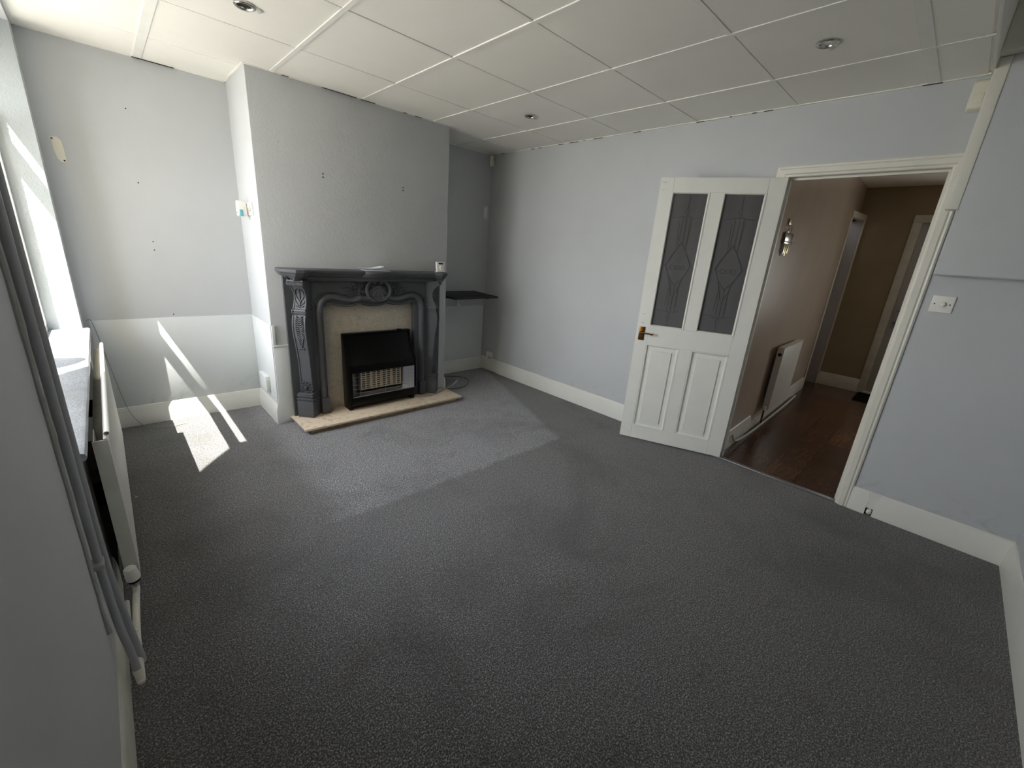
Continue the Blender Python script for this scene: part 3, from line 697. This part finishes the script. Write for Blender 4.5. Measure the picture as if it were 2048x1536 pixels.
# radiants: four ceramic plaques with slots
rw = (xb-xa-.19)/4
for k in range(4):
    x0 = xa+.095+k*rw; b = MB().box(x0+.002, x0+rw-.002, -.622, -.606, .202, .374, m=1)
    for i in range(10): b.box(x0+.002, x0+rw-.002, -.632, -.62, .204+i*.0188, .211+i*.0188)
    for xx in (x0+.002, x0+rw/2-.004, x0+rw-.010): b.box(xx, xx+.008, -.633, -.62, .202, .376)
    b.build('radiant', ['ceramic', 'nail'], gf, smooth=False)
b = MB()
for z in (.205, .24, .275, .31, .345): b.tube(spline([(xa+.004, -.690, z), (xa+.05, -.697, z), (XC, -.698, z), (xb-.05, -.697, z), (xb-.004, -.690, z)], 5), .0011, 5)
for k in range(5): x = xa+.06+k*(xb-xa-.12)/4; b.tube([(x, -.699, .18), (x, -.699, .374)], .0013, 5)
b.build('wire_guard', 'steel', gf)

# ------------------------------------------------------------------ things on the mantel
MZ = 1.1875
def paper(name, x0, x1, y0, y1, z, rot, mat, label, bend=0.0, th=.0015, group='papers on the mantel shelf'):
    b = MB(); n = 12; cx, cy = (x0+x1)/2, (y0+y1)/2; c, s = math.cos(rot), math.sin(rot); top = []; bot = []
    for i in range(n+1):
        u = i/n; x = x0+(x1-x0)*u; zz = z+bend*abs(u-.35)**2
        r = []
        for y in (y0, y1): r.append((cx+(x-cx)*c-(y-cy)*s, cy+(x-cx)*s+(y-cy)*c, zz))
        top.append(r)
    rings = [[(a[0], a[1], a[2]), (b2[0], b2[1], b2[2]), (b2[0], b2[1], b2[2]+th), (a[0], a[1], a[2]+th)] for a, b2 in top]
    b.loft(rings); return tag(b.build(name, mat, smooth=True), label, 'paper', group)
paper('envelope', 1.862, 2.075, -.674, -.580, MZ, .0, 'paper', 'white envelope lying flat at the bottom of the pile on the mantel', th=.003)
paper('leaflet', 1.850, 2.06, -.665, -.57, MZ+.0045, -.05, 'printed', 'folded printed leaflet with grey text in the middle of the mantel paper pile', .012, .002)
paper('letter', 1.848, 2.035, -.640, -.545, MZ+.014, -.02, 'paper', 'curled white letter on top of the mantel paper pile', .045, .0012)
th_ = empty('thermostat', (2.583, -.615, MZ)); tag(th_, 'white room thermostat with dial and dark display leaning on the mantel', 'thermostat')
def T(x, d, z):   # leaning back slightly
    a = .12; return Vector((2.583+x, -.625+d*math.cos(a)+z*math.sin(a), MZ+.004+z*math.cos(a)-d*math.sin(a)))
MB().box(-.042, .042, -.012, .012, 0, .086, fr=T).build('body', 'plastic', th_, bevel=.004)
MB().box(-.024, .024, -.0135, -.011, .064, .078, fr=T).build('display', 'lcd', th_, bevel=.001)
b = MB().lathe([(.019, 0), (.019, .006), (.016, .009)], T(.004, -.012, .034), T(0, -1, 0)-T(0, 0, 0), 24); b.build('dial', 'plastic', th_)
MB().box(-.045, .045, -.02, .03, -.003, .003, fr=T).build('stand', 'plastic', th_, bevel=.001)

# ------------------------------------------------------------------ right alcove shelf
sf = empty('wall_shelf', (3.1, -.26, .93)); tag(sf, 'black rectangular shelf on a white bracket in the right hand alcove', 'shelf')
poly = [(2.762, -.003), (3.475, -.003), (3.385, -.525), (2.80, -.565)]
MB().extrude(poly, lambda x, y: (x, y, .928), lambda x, y: (x, y, .946)).build('shelf_board', 'blacksat', sf, bevel=.002)
b = MB()
b.box(3.235, 3.265, -.012, -.004, .782, .928).box(3.238, 3.262, -.23, -.004, .920, .928)
b.add([(3.246, -.012, .80), (3.254, -.012, .80), (3.254, -.20, .921), (3.246, -.20, .921), (3.246, -.012, .822), (3.254, -.012, .822), (3.254, -.17, .921), (3.246, -.17, .921)], [(0, 1, 2, 3), (4, 5, 6, 7), (0, 3, 7, 4), (1, 2, 6, 5)])
b.build('bracket', 'plastic', sf, bevel=.001)
for x, y in ((2.95, -.40), (3.30, -.45)):
    MB().box(x-.02, x+.02, y-.006, y+.006, .912, .929).build('cleat', 'blacksat', sf, bevel=.001)

# ------------------------------------------------------------------ small wall fittings
def plate(name, pts, y, th, mat, label, cat, screws, group=None):
    o = empty(name, (sum(p[0] for p in pts)/len(pts), y, sum(p[1] for p in pts)/len(pts))); tag(o, label, cat, group)
    MB().extrude(pts, lambda x, z: (x, y-th, z), lambda x, z: (x, y, z)).build('plate', mat, o, bevel=.001)
    for x, z in screws:
        b = MB().lathe([(.0045, 0), (.0045, .002), (.003, .003)], (x, y-th, z), (0, -1, 0), 12); b.build('screw', 'nail', o)
    return o
plate('speaker_bracket', [(.274, 1.86), (.303, 1.862), (.318, 1.845), (.322, 1.80), (.324, 1.725), (.298, 1.728), (.284, 1.745), (.276, 1.80)], 0, .004, 'cream', 'cream metal plate with two dark screws on the window side alcove wall', 'wall plate', [(.281, 1.85), (.314, 1.737)])
plate('speaker_bracket', [(3.560, 1.742), (3.560, 1.866), (3.564, 1.870), (3.603, 1.870), (3.607, 1.866), (3.607, 1.742), (3.603, 1.738), (3.564, 1.738)], 0, .010, 'plastic', 'white upright plate with two screws in the dark alcove above the black shelf', 'wall plate', [(3.573, 1.858), (3.583, 1.752)])
# PIR sensors
pr = empty('alarm_sensor', (3.61, -.04, 2.32)); tag(pr, 'small cream alarm sensor tucked in the ceiling corner above the right alcove', 'alarm sensor')
Rz = Matrix.Rotation(math.radians(38), 3, 'Z')
def Q(x, y, z): return Vector((3.598, -.028, 2.32))+Rz@Vector((x, y, z))
b = MB().extrude([(-.031, -.05), (.031, -.05), (.031, .05), (-.031, .05)], lambda x, z: Q(x, -.040+(.012 if z < 0 else 0), z), lambda x, z: Q(x*.9, .0, z)); b.build('housing', 'cream', pr, bevel=.006)
MB().box(-.020, .020, -.041, -.030, -.038, .0, fr=Q).build('lens', 'plastic', pr, bevel=.004)
MB().box(-.012, .012, -.044, -.038, .018, .022, fr=Q).build('slot', 'nail', pr)
pr = empty('alarm_sensor', (W, -3.675, 2.31)); tag(pr, 'yellowed plastic sensor near the ceiling beside the wall boxing above the doorway', 'alarm sensor')
b = MB().extrude([(0, .0), (-.040, .012), (-.045, .03), (-.038, .125), (-.012, .14), (0, .14)], lambda d, z: (W+d, -3.72, 2.228+z), lambda d, z: (W+d, -3.652, 2.228+z)); b.build('housing', 'yellowed', pr, bevel=.010, seg=3)
MB().box(W-.048, W-.02, -3.703, -3.668, 2.228+.03, 2.228+.075).build('lens', 'yellowed', pr, bevel=.005)
# dimmer switch
ds = empty('dimmer_switch', (W, -3.828, 1.308)); tag(ds, 'white square dimmer switch with a round knob right of the doorway', 'switch')
MB().box(W-.009, W, -3.873, -3.783, 1.264, 1.352).build('plate', 'plastic', ds, bevel=.003)
MB().lathe([(.013, 0), (.013, .010), (.0115, .013), (.004, .014)], (W-.009, -3.828, 1.308), (-1, 0, 0), 24).build('knob', 'plastic', ds)
for y in (-3.798, -3.858): MB().lathe([(.0035, 0), (.0035, .001)], (W-.009, y, 1.308), (-1, 0, 0), 12).build('screw', 'nail', ds)
# low socket box and cable, right wall by the corner
jb = empty('junction_box', (W, -.15, .21)); tag(jb, 'small white cable junction box on the wall above the skirting by the alcove corner', 'junction box')
MB().box(W-.030, W, -.205, -.115, .170, .235).build('box', 'plastic', jb, bevel=.004)
MB().lathe([(.004, 0), (.004, .001)], (W-.030, -.16, .198), (-1, 0, 0), 10).build('screw', 'nail', jb)
# breast side: fused spur and plug-in device
fs = empty('socket', (BX0, -.33, 1.565)); tag(fs, 'white electrical outlet plate on the narrow side of the chimney breast', 'socket')
MB().box(BX0-.010, BX0, -.385, -.245, 1.522, 1.608).build('plate', 'plastic', fs, bevel=.002)
MB().box(BX0-.016, BX0-.008, -.30, -.265, 1.572, 1.60).build('rocker', 'plastic', fs, bevel=.002)
for y, z in ((-.325, 1.572), (-.345, 1.562), (-.325, 1.550), (-.345, 1.550)): MB().box(BX0-.0115, BX0-.009, y-.003, y+.003, z-.005, z+.005).build('pin_slot', 'nail', fs)
af = empty('air_freshener', (BX0-.06, -.27, 1.56)); tag(af, 'rounded white plug-in air freshener with a teal window beside the outlet', 'air freshener')
def A_(y, z): return (y, z)
rr = [(-.30+.032*math.cos(a)*1.0, 1.565+.052*math.sin(a)) for a in [2*math.pi*k/28 for k in range(28)]]
sq = []
for k in range(28):
    a = 2*math.pi*k/28; ca, sa = math.cos(a), math.sin(a)
    sq.append((-.268+.030*math.copysign(abs(ca)**.6, ca), 1.563+.052*math.copysign(abs(sa)**.75, sa)))
MB().extrude(sq, lambda y, z: (BX0-.075, y, z), lambda y, z: (BX0-.022, y, z)).build('body', 'plastic', af, bevel=.005)
MB().box(BX0-.024, BX0, -.285, -.255, 1.55, 1.58).build('plug', 'plastic', af, bevel=.002)
MB().box(BX0-.066, BX0-.045, -.3005, -.262, 1.512, 1.556).build('liquid_window', 'teal', af, bevel=.003)
MB().lathe([(.004, 0), (.004, .0015)], (BX0-.0755, -.268, 1.535), (-1, 0, 0), 10).build('vent_hole', 'nail', af)
# painted-over low socket
ls = empty('socket', (BX0, -.25, .29)); tag(ls, 'painted-over white socket box above the skirting on the chimney breast side', 'socket')
MB().box(BX0-.035, BX0-.004, -.35, -.16, .215, .345).build('back_box', 'panel', ls, bevel=.006, seg=3)
MB().box(BX0-.030, BX0-.010, -.353, -.345, .235, .315).build('blanking_cover', 'offwhite', ls, bevel=.001)
# pipe stub through skirting
tag(MB().tube([(W-.004, -3.852, .034), (W-.030, -3.852, .022)], .0125, 16).build('pipe_stub', 'plastic', bevel=.002), 'short white plastic pipe stub poking through the skirting near the door frame', 'pipe')
MBo = MB().box(W-.004, W-.0005, -3.868, -3.832, 0, .048).build('trim_11', 'dark', smooth=False); struct(MBo, 'dark notch cut in the skirting around the pipe stub', 'notch')

# wall plugs and screw holes
def plug(x, y, z, n, label, pair=False, col='nail', r=.0055):
    b = MB()
    for dz in ((0, -.022) if pair else (0,)): b.lathe([(r, 0), (r, .0012), (r*.5, .0018)], Vector((x, y, z+dz)), n, 10)
    return tag(b.build('wall_plug', col), label, 'wall plug', 'leftover wall plugs and screws')
plug(1.635, BY-.0003, 1.845, (0, -1, 0), 'pair of brown wall plugs left of centre above the mantel', True)
plug(2.273, BY-.0003, 1.847, (0, -1, 0), 'pair of brown wall plugs right of centre above the mantel', True)
plug(1.352, BY-.0003, 1.995, (0, -1, 0), 'painted plug near the left edge of the chimney breast', False, 'wall')
for x, z, l in ((.640, 2.09, 'grey nail high on the window side alcove wall'), (.636, 1.665, 'grey nail halfway up the window side alcove wall'), (.658, 1.300, 'upper of two dark screw holes on the window side alcove wall'), (.657, 1.245, 'lower of two dark screw holes on the window side alcove wall'), (.700, .80, 'rusty screw hole just above the white panel')):
    plug(x, -.0003, z, (0, -1, 0), l, r=.004)

# ------------------------------------------------------------------ downlights
def downlight(x, y, label, tilt):
    o = empty('downlight', (x, y, H)); tag(o, label, 'downlight', 'ceiling downlights')
    b = MB().lathe([(.030, .004), (.030, -.004), (.033, -.008), (.040, -.009), (.044, -.006), (.044, .001)], (x, y, H), (0, 0, 1), 32); b.build('bezel', 'chrome', o)
    b = MB().lathe([(.030, .004), (.030, .0025), (.0, .002)], (x, y, H-.002), (0, 0, 1), 24); b.build('recess', 'nail', o)
    b = MB().lathe([(.0, -.004), (.018, -.003), (.022, 0), (.022, .004)], (x+tilt*.5, y, H-.002), (tilt, 0, 1), 20); b.build('lamp', 'bulb', o)
downlight(1.037, -1.316, 'chrome recessed downlight nearest the window at the top left', .1)
downlight(2.891, -1.320, 'chrome recessed downlight nearest the right alcove', .1)
downlight(2.865, -3.186, 'chrome recessed downlight in front of the doorway', .1)

# ------------------------------------------------------------------ radiator in room
rd = empty('radiator', (.285, -1.2, .11)); tag(rd, 'long white panel radiator under the window sill', 'radiator')
RY0, RY1 = -2.01, -.43; RZ0, RZ1 = .115, .70; RX = .303
b = MB(); n = 190; fr_ = []; bk = []
for i in range(n+1):
    y = RY0+(RY1-RY0)*i/n; ph = (i % 4); x = RX-(.0035 if ph in (2, 3) and 3 < i < n-3 else 0); fr_.append((x, y)); bk.append((RX-.012, y))
zs = [RZ0, RZ0+.006, RZ0+.03, RZ0+.035, RZ1-.035, RZ1-.03, RZ1-.006, RZ1]
rings = []
for z in zs:
    flat = z in (zs[0], zs[1], zs[2], zs[-3], zs[-2], zs[-1]); ins = .004 if z in (zs[0], zs[-1]) else 0
    rings.append([((RX-ins if flat else x), y, z) for x, y in fr_]+[(RX-.012, y, z) for x, y in fr_[::-1]])
b.loft(rings); b.build('front_panel', 'radpaint', rd, angle=30)
b = MB().box(.262, .303, RY0-.002, RY0+.004, RZ0+.01, RZ1-.004).box(.262, .265, RY0, RY0+.17, RZ0+.03, RZ1-.02); b.build('end_cover', 'offwhite', rd, bevel=.001)
b = MB(); k = 90; prof = []
for i in range(k*2+1):
    prof.append((.262 if i % 2 else .290, RY0+.17+(RY1-.04-RY0-.17)*i/(k*2)))
b.loft([[(x, y, z) for x, y in prof]+[(x+.0008, y, z) for x, y in prof[::-1]] for z in (RZ0+.05, RZ1-.012)])
b.build('convector_fins', 'beige', rd, smooth=False)
# brackets to the wall
for y in (-1.70, -.55): MB().box(.115, .262, y-.008, y+.008, .30, .40).build('bracket', 'dark', rd)
# thermostatic valve
vl = empty('radiator_valve', (.284, -2.085, .15)); tag(vl, 'white thermostatic radiator valve at the near end of the long radiator', 'radiator valve')
vc = Vector((.285, -2.082, .13))
b = MB().lathe([(.0185, 0), (.021, .003), (.021, .022), (.0195, .024), (.020, .027), (.0185, .050), (.016, .054), (.0, .055)], vc+Vector((0, 0, .034)), (-.08, -.12, 1), 28); b.build('valve_head', 'plastic', vl)
b = MB().lathe([(.0185, 0), (.0185, .008)], vc+Vector((0, 0, .026)), (-.08, -.12, 1), 24); b.build('collar', 'black', vl)
b = MB().lathe([(.010, 0), (.012, .004), (.012, .012), (.009, .014), (.009, .026)], vc, (0, 0, 1), 6); b.tube([vc+Vector((0, 0, .012)), vc+Vector((0, .075, .012))], .009, 12); b.build('valve_body', 'steel', vl)
# tube on top of radiator
tb = MB(); pth = [(.3015, y, RZ1+.0085) for y in (-1.985, -1.2, -.44)]
n = 16; ring = []
for (x, y, z) in pth: ring.append([(x+.0085*math.cos(2*math.pi*k/n), y, z+.0085*math.sin(2*math.pi*k/n)) for k in range(n)])
inn = [[(x+.0068*math.cos(2*math.pi*k/n), y, z+.0068*math.sin(2*math.pi*k/n)) for k in range(n)] for x, y, z in pth]
tb.loft(ring+inn[::-1]+[ring[0]], True, False)
tag(tb.build('metal_tube', 'plastic'), 'hollow pale tube lying along the top of the radiator', 'tube')

# ------------------------------------------------------------------ pipes by the window
hp1 = empty('heating_pipe', (.25, -2.44, 0)); tag(hp1, 'grey painted vertical heating pipe nearest the camera on the window wall', 'pipe', 'heating pipes on the window wall')
MB().tube(spline([(.243, -2.44, 2.38), (.243, -2.44, 1.6), (.244, -2.44, 1.0), (.244, -2.43, .60), (.245, -2.43, .45), (.252, -2.45, .28), (.262, -2.46, .18), (.268, -2.475, .10)], 6), .0098, 14).build('pipe', 'greypipe', hp1)
MB().tube(spline([(.266, -2.475, .115), (.269, -2.482, .085), (.270, -2.47, .075), (.271, -2.3, .085), (.280, -2.12, .098), (.285, -2.085, .115), (.285, -2.082, .14)], 6), .0105, 14).build('tail_pipe', 'trim', hp1)
b = MB().box(.227, .256, -2.456, -2.41, .485, .500); b.build('pipe_clip', 'greypipe', hp1, bevel=.002)
MB().box(.236, .276, -2.285, -2.272, .075, .10).build('pipe_clip', 'trim', hp1, bevel=.002)
b = MB(); pt = [(.230, -2.462+.003*math.sin(k*1.7), 2.3-k*.045) for k in range(46)]; b.tube(pt, [.0045+.003*random.random() for _ in pt], 8)
b.build('paint_bead', 'caulk', hp1, disp=.0015, dscale=60)
hp2 = empty('heating_pipe', (.25, -2.35, 0)); tag(hp2, 'thinner grey painted pipe just behind the front one on the window wall', 'pipe', 'heating pipes on the window wall')
MB().tube(spline([(.246, -2.35, 2.38), (.247, -2.35, 1.6), (.248, -2.35, 1.0), (.249, -2.35, .6), (.252, -2.35, .40), (.261, -2.36, .25), (.272, -2.38, .13), (.279, -2.395, .07)], 6), .0095, 14).build('pipe', 'greypipe', hp2)
MB().tube(spline([(.279, -2.397, .075), (.276, -2.385, .058), (.262, -2.36, .052), (.250, -2.30, .052), (.2495, -2.05, .052)], 6), .0085, 12).build('tail_pipe', 'trim', hp2)

# ------------------------------------------------------------------ cables and threads
def cable(name, pts, r, mat, label, cat='cable', n=8, group=None):
    o = MB().tube(spline(pts, n), r, 7).build(name, mat); return tag(o, label, cat, group)
cable('cable', [(.242, -.012, .782), (.262, -.012, .786), (.274, -.012, .74), (.284, -.014, .66), (.296, -.014, .56), (.318, -.016, .37), (.335, -.024, .23), (.362, -.027, .10), (.41, -.05, .012), (.47, -.13, .006), (.56, -.17, .006), (.65, -.15, .006)], .0022, 'cable', 'thin grey cable hanging down the white alcove panel beside the radiator')
cable('cable', [(2.30, -.655, HZ+.004), (2.44, -.700, HZ+.005), (2.56, -.665, HZ+.006), (2.66, -.62, HZ+.010), (2.75, -.62, .085), (2.80, -.615, .115), (2.82, -.60, .13)], .004, 'cable', 'grey gas fire cable lifting off the end of the hearth')
cable('cable', [(2.76, -.42, .005), (2.80, -.50, .005), (2.95, -.53, .005), (3.10, -.44, .006), (3.17, -.30, .006), (3.12, -.18, .006), (2.98, -.12, .006), (2.86, -.11, .006)], .0035, 'cabledark', 'dark cable looped on the carpet beside the hearth')
cable('cable', [(W-.032, -.17, .19), (W-.034, -.19, .165), (W-.033, -.22, .175)], .003, 'cabledark', 'short cable end drooping from the junction box')
cable('cable', [(W-.03, -.03, .005), (W-.028, -.22, .006), (W-.05, -.42, .006), (W-.10, -.60, .006), (W-.14, -.66, .006), (W-.06, -.70, .006)], .0028, 'cable', 'pale cable lying on the carpet along the right skirting')
cable('thread', [(2.205, -3.47, .004), (2.23, -3.50, .005), (2.212, -3.53, .004), (2.18, -3.50, .004)], .0010, 'cable', 'pale thread on the carpet right of centre', 'thread', group='loose threads on the carpet')
cable('thread', [(.36, -2.56, .004), (.375, -2.54, .005), (.392, -2.52, .004), (.40, -2.50, .004)], .0008, 'cable', 'pale thread on the carpet at the lower left', 'thread', group='loose threads on the carpet')
tag(MB().box(.312, .322, -1.135, -1.125, 0, .004).build('crumb', 'ceramic', bevel=.001), 'tiny beige crumb on the carpet beside the radiator', 'crumb')

# ------------------------------------------------------------------ hallway
HX = 7.25
def hy(x): return -2.885+(x-3.9)*.0375      # left hall wall slants slightly
def hwall(b, x0, x1, z0, z1, off=0, th=.1, m=0):
    b.add([(x0, hy(x0)-off, z0), (x1, hy(x1)-off, z0), (x1, hy(x1)-off, z1), (x0, hy(x0)-off, z1), (x0, hy(x0)+th, z0), (x1, hy(x1)+th, z0), (x1, hy(x1)+th, z1), (x0, hy(x0)+th, z1)],
          [(0, 1, 2, 3), (7, 6, 5, 4), (0, 4, 5, 1), (1, 5, 6, 2), (2, 6, 7, 3), (3, 7, 4, 0)], m)
b = MB(); hwall(b, W+TW, 6.76, -.05, 2.75); hwall(b, 6.76, HX+.1, 2.07, 2.75); hwall(b, 7.21, HX+.1, -.05, 2.07)
struct(b.build('wall_hall_left', 'hallwall', smooth=False), 'shiny beige hallway wall behind the hall radiator', 'wall')
b = MB().box(HX, HX+.1, -3.34, -2.6, -.05, 2.75).box(HX, HX+.1, -4.14, -3.34, 2.07, 2.75).box(HX, HX+.1, -4.30, -4.14, -.05, 2.75).box(HX, HX+.1, -5.2, -4.30, -.05, .8).box(HX, HX+.1, -5.2, -4.30, 1.75, 2.75).box(HX, HX+.1, -5.5, -5.2, -.05, 2.75)
struct(b.build('wall_hall_end', 'hallbeige', smooth=False), 'brownish beige wall at the far end of the hallway', 'wall')
struct(MB().box(W+TW, HX+.1, -5.5, -5.4, -.05, 2.75).build('wall_hall_right', 'hallbeige', smooth=False), 'hallway wall out of sight to the right', 'wall')
struct(MB().box(W+.0, HX+.1, -5.5, -2.5, 2.45, 2.7).build('ceiling', 'ceil', smooth=False), 'plain white hallway ceiling', 'ceiling')
# side doorway in hall (architrave, lining, closed greyish door)
b = MB()
def harch(b, x, sg, z1): 
    b.box(min(x, x+sg*.065), max(x, x+sg*.065), hy(x)-.016, hy(x)+.002, 0, z1)
harch(b, 6.76, -1, 2.07); b.extrude([(6.695, hy(6.695)-.016), (7.245, -2.845), (7.245, -2.70), (6.695, -2.70)], lambda x, y: (x, y, 2.07), lambda x, y: (x, y, 2.137)); b.box(7.19, 7.245, -2.845, -2.832, 0, 2.07)
b.box(6.76, 6.775, hy(6.76), hy(6.76)+.16, 0, 2.07)
struct(b.build('trim_12', 'trim', bevel=.003), 'white frame of the side doorway at the end of the hall', 'door frame')
struct(MB().box(7.195, 7.235, -2.834, -2.62, 0, 2.07).box(6.78, 7.195, -2.66, -2.62, 0, 2.07).build('door_2', 'greydoor', bevel=.002), 'plain grey looking side door at the end of the hall, set back in its frame', 'door')
# far door
fd = empty('door_3', (HX, -3.72, 0)); struct(fd, 'pale grey door with a chrome lever handle at the far end of the hallway', 'door')
MB().box(HX+.01, HX+.05, -4.13, -3.345, .03, 2.06).build('door_leaf', 'greydoor', fd, bevel=.003)
MB().box(HX+.002, HX+.012, -4.04, -3.50, .16, 1.96).box(HX+.0, HX+.006, -4.0, -3.53, .2, 1.92).build('door_panel', 'greydoor', fd, bevel=.004)
MB().box(HX-.006, HX+.004, -3.425, -3.392, .86, 1.10).build('handle_plate', 'steel', fd, bevel=.003)
b = MB().lathe([(.01, 0), (.01, .04)], (HX-.006, -3.41, 1.07), (-1, 0, 0), 12); b.tube([(HX-.045, -3.405, 1.07), (HX-.045, -3.53, 1.07)], .008, 10); b.build('door_handle', 'chrome', fd)
MB().lathe([(.009, 0), (.009, .002)], (HX-.006, -3.41, .92), (-1, 0, 0), 12).build('keyhole', 'nail', fd)
b = MB().box(HX-.018, HX+.02, -3.36, -3.28, 0, 2.055).box(HX-.018, HX+.02, -4.20, -4.12, 0, 2.055).box(HX-.018, HX+.02, -4.20, -3.28, 2.055, 2.14)
struct(b.build('trim_13', 'offwhite', bevel=.005), 'white frame around the far hallway door', 'door frame')
struct(MB().box(HX-.03, HX+.02, -4.12, -3.34, 0, .03).build('trim_14', 'offwhite', bevel=.003), 'white sill below the far hallway door', 'door sill')
tag(MB().box(HX-.50, HX-.04, -4.10, -3.31, -.002, .014).build('doormat', 'mat', bevel=.003), 'black doormat in front of the far hallway door', 'doormat')
b = MB(); skirt(b, (HX, -2.70, 0), (HX, -3.28, 0), (-1, 0, 0), 1.1)
struct(b.build('baseboard_hall_end', 'offwhite', angle=25), 'white skirting board on the end wall of the hallway', 'skirting board')
# hall left skirting: broken sections
b = MB()
for x0, x1 in ((3.78, 4.45), (5.70, 6.69)):
    n = Vector((.0375, -1, 0)).normalized(); p0 = Vector((x0, hy(x0), 0)); p1 = Vector((x1, hy(x1), 0))
    b.extrude([(d, z) for d, z in SK], lambda d, z: p0+n*d+Vector((0, 0, z)), lambda d, z: p1+n*d+Vector((0, 0, z)))
p0 = Vector((4.45, hy(4.45), 0)); p1 = Vector((5.70, hy(5.70), 0)); b.extrude([(0, 0), (.018, 0), (.018, .07), (0, .07)], lambda d, z: p0+n*d+Vector((0, 0, z)), lambda d, z: p1+n*d+Vector((0, 0, z)))
struct(b.build('baseboard_hall_left', 'offwhite', angle=25, disp=.002, dscale=14), 'scuffed broken white skirting under the hallway radiator', 'skirting board')
cable('pipe', [(3.90, -2.915, .115), (3.98, -2.925, .05), (4.30, -2.925, .03), (4.9, -2.91, .03), (5.6, -2.885, .03), (6.1, -2.86, .03)], .009, 'offwhite', 'thin white painted pipe running along the hallway skirting', 'pipe')
# hall radiator
hr = empty('radiator', (5.08, -2.87, .17)); tag(hr, 'short white radiator mounted on the beige hallway wall', 'radiator')
def hb(b, x0, x1, o0, o1, z0, z1, m=0):
    P = [(x, hy(x)-o, z) for x in (x0, x1) for o in (o0, o1) for z in (z0, z1)]
    b.add(P, [(0, 1, 3, 2), (4, 6, 7, 5), (0, 4, 5, 1), (2, 3, 7, 6), (0, 2, 6, 4), (1, 5, 7, 3)], m)
b = MB(); hb(b, 4.70, 5.46, .062, .080, .17, .755); b.build('front_panel', 'radpaint', hr, bevel=.004)
b = MB(); hb(b, 4.70, 5.46, .030, .042, .17, .755); b.build('back_panel', 'radpaint', hr, bevel=.004)
b = MB(); hb(b, 4.695, 5.465, .030, .082, .757, .765); hb(b, 4.70, 5.46, .046, .050, .765, .768); b.build('top_grille', 'radpaint', hr, bevel=.001)
b = MB(); hb(b, 4.692, 4.70, .030, .082, .175, .762); b.build('end_cover', 'radpaint', hr, bevel=.001)
b = MB(); b.lathe([(.016, 0), (.016, .003), (.008, .004)], (4.692, hy(4.7)-.056, .70), (-1, 0, 0), 14); b.build('bleed_cap', 'nail', hr)
for x in (4.85, 5.3):
    b = MB(); hb(b, x, x+.03, .003, .030, .3, .6); b.build('bracket', 'steel', hr)
hv = empty('radiator_valve', (4.66, -2.91, .12)); tag(hv, 'small white valve at the foot of the hallway radiator', 'radiator valve')
b = MB().lathe([(.016, 0), (.018, .01), (.016, .035), (0, .037)], (4.655, hy(4.65)-.056, .175), (0, 0, 1), 16); b.build('valve_head', 'plastic', hv)
b = MB().tube([(4.655, hy(4.65)-.056, .045), (4.655, hy(4.65)-.056, .18)], .008, 10).tube([(4.655, hy(4.65)-.056, .185), (4.71, hy(4.7)-.056, .185)], .009, 10); b.build('valve_body', 'brass', hv)
# keys on the hall wall
ky = empty('key_bunch', (4.09, -2.90, 1.70)); tag(ky, 'bunch of metal keys hanging on the hallway wall just inside the doorway', 'keys')
def K(x, o, z): return Vector((x, hy(x)-o, z))
MB().box(4.07, 4.13, hy(4.1)-.012, hy(4.1)+.0, 1.745, 1.785).build('hook_plate', 'keybrass', ky, bevel=.002)
b = MB().tube([K(4.12+.05*math.cos(t), .014, 1.715+.028*math.sin(t)) for t in [k*math.pi/8 for k in range(16)]], .003, 6, closed=True); b.build('key_ring', 'chrome', ky)
b = MB().box(4.03, 4.21, hy(4.1)-.022, hy(4.1)-.013, 1.625, 1.690).box(4.02, 4.23, hy(4.1)-.024, hy(4.1)-.012, 1.612, 1.630); b.build('key', 'chrome', ky, bevel=.002)
for x, z0 in ((4.05, 1.54), (4.09, 1.525), (4.14, 1.545)):
    MB().box(x, x+.032, hy(4.1)-.022, hy(4.1)-.018, z0, 1.615).build('key', 'keybrass', ky, bevel=.001)
tag(MB().lathe([(.007, 0), (.006, .006), (.003, .007)], (3.775, -3.642, -.002), (0, 0, 1), 16).build('floor_stud', 'nail'), 'small dark round stud in the laminate just inside the doorway', 'stud')
# hall window out of sight to the right
hw_ = empty('window_2', (HX, -4.75, 1.55)); struct(hw_, 'hallway window out of sight to the right', 'window')
MB().box(HX+.02, HX+.08, -5.2, -4.30, .8, .86).box(HX+.02, HX+.08, -5.2, -4.30, 1.69, 1.75).box(HX+.02, HX+.08, -5.2, -5.14, .8, 1.75).box(HX+.02, HX+.08, -4.36, -4.30, .8, 1.75).build('window_frame', 'white', hw_, bevel=.003)
MB().box(HX+.048, HX+.052, -5.14, -4.36, .86, 1.69).build('window_pane', 'glass', hw_, smooth=False)
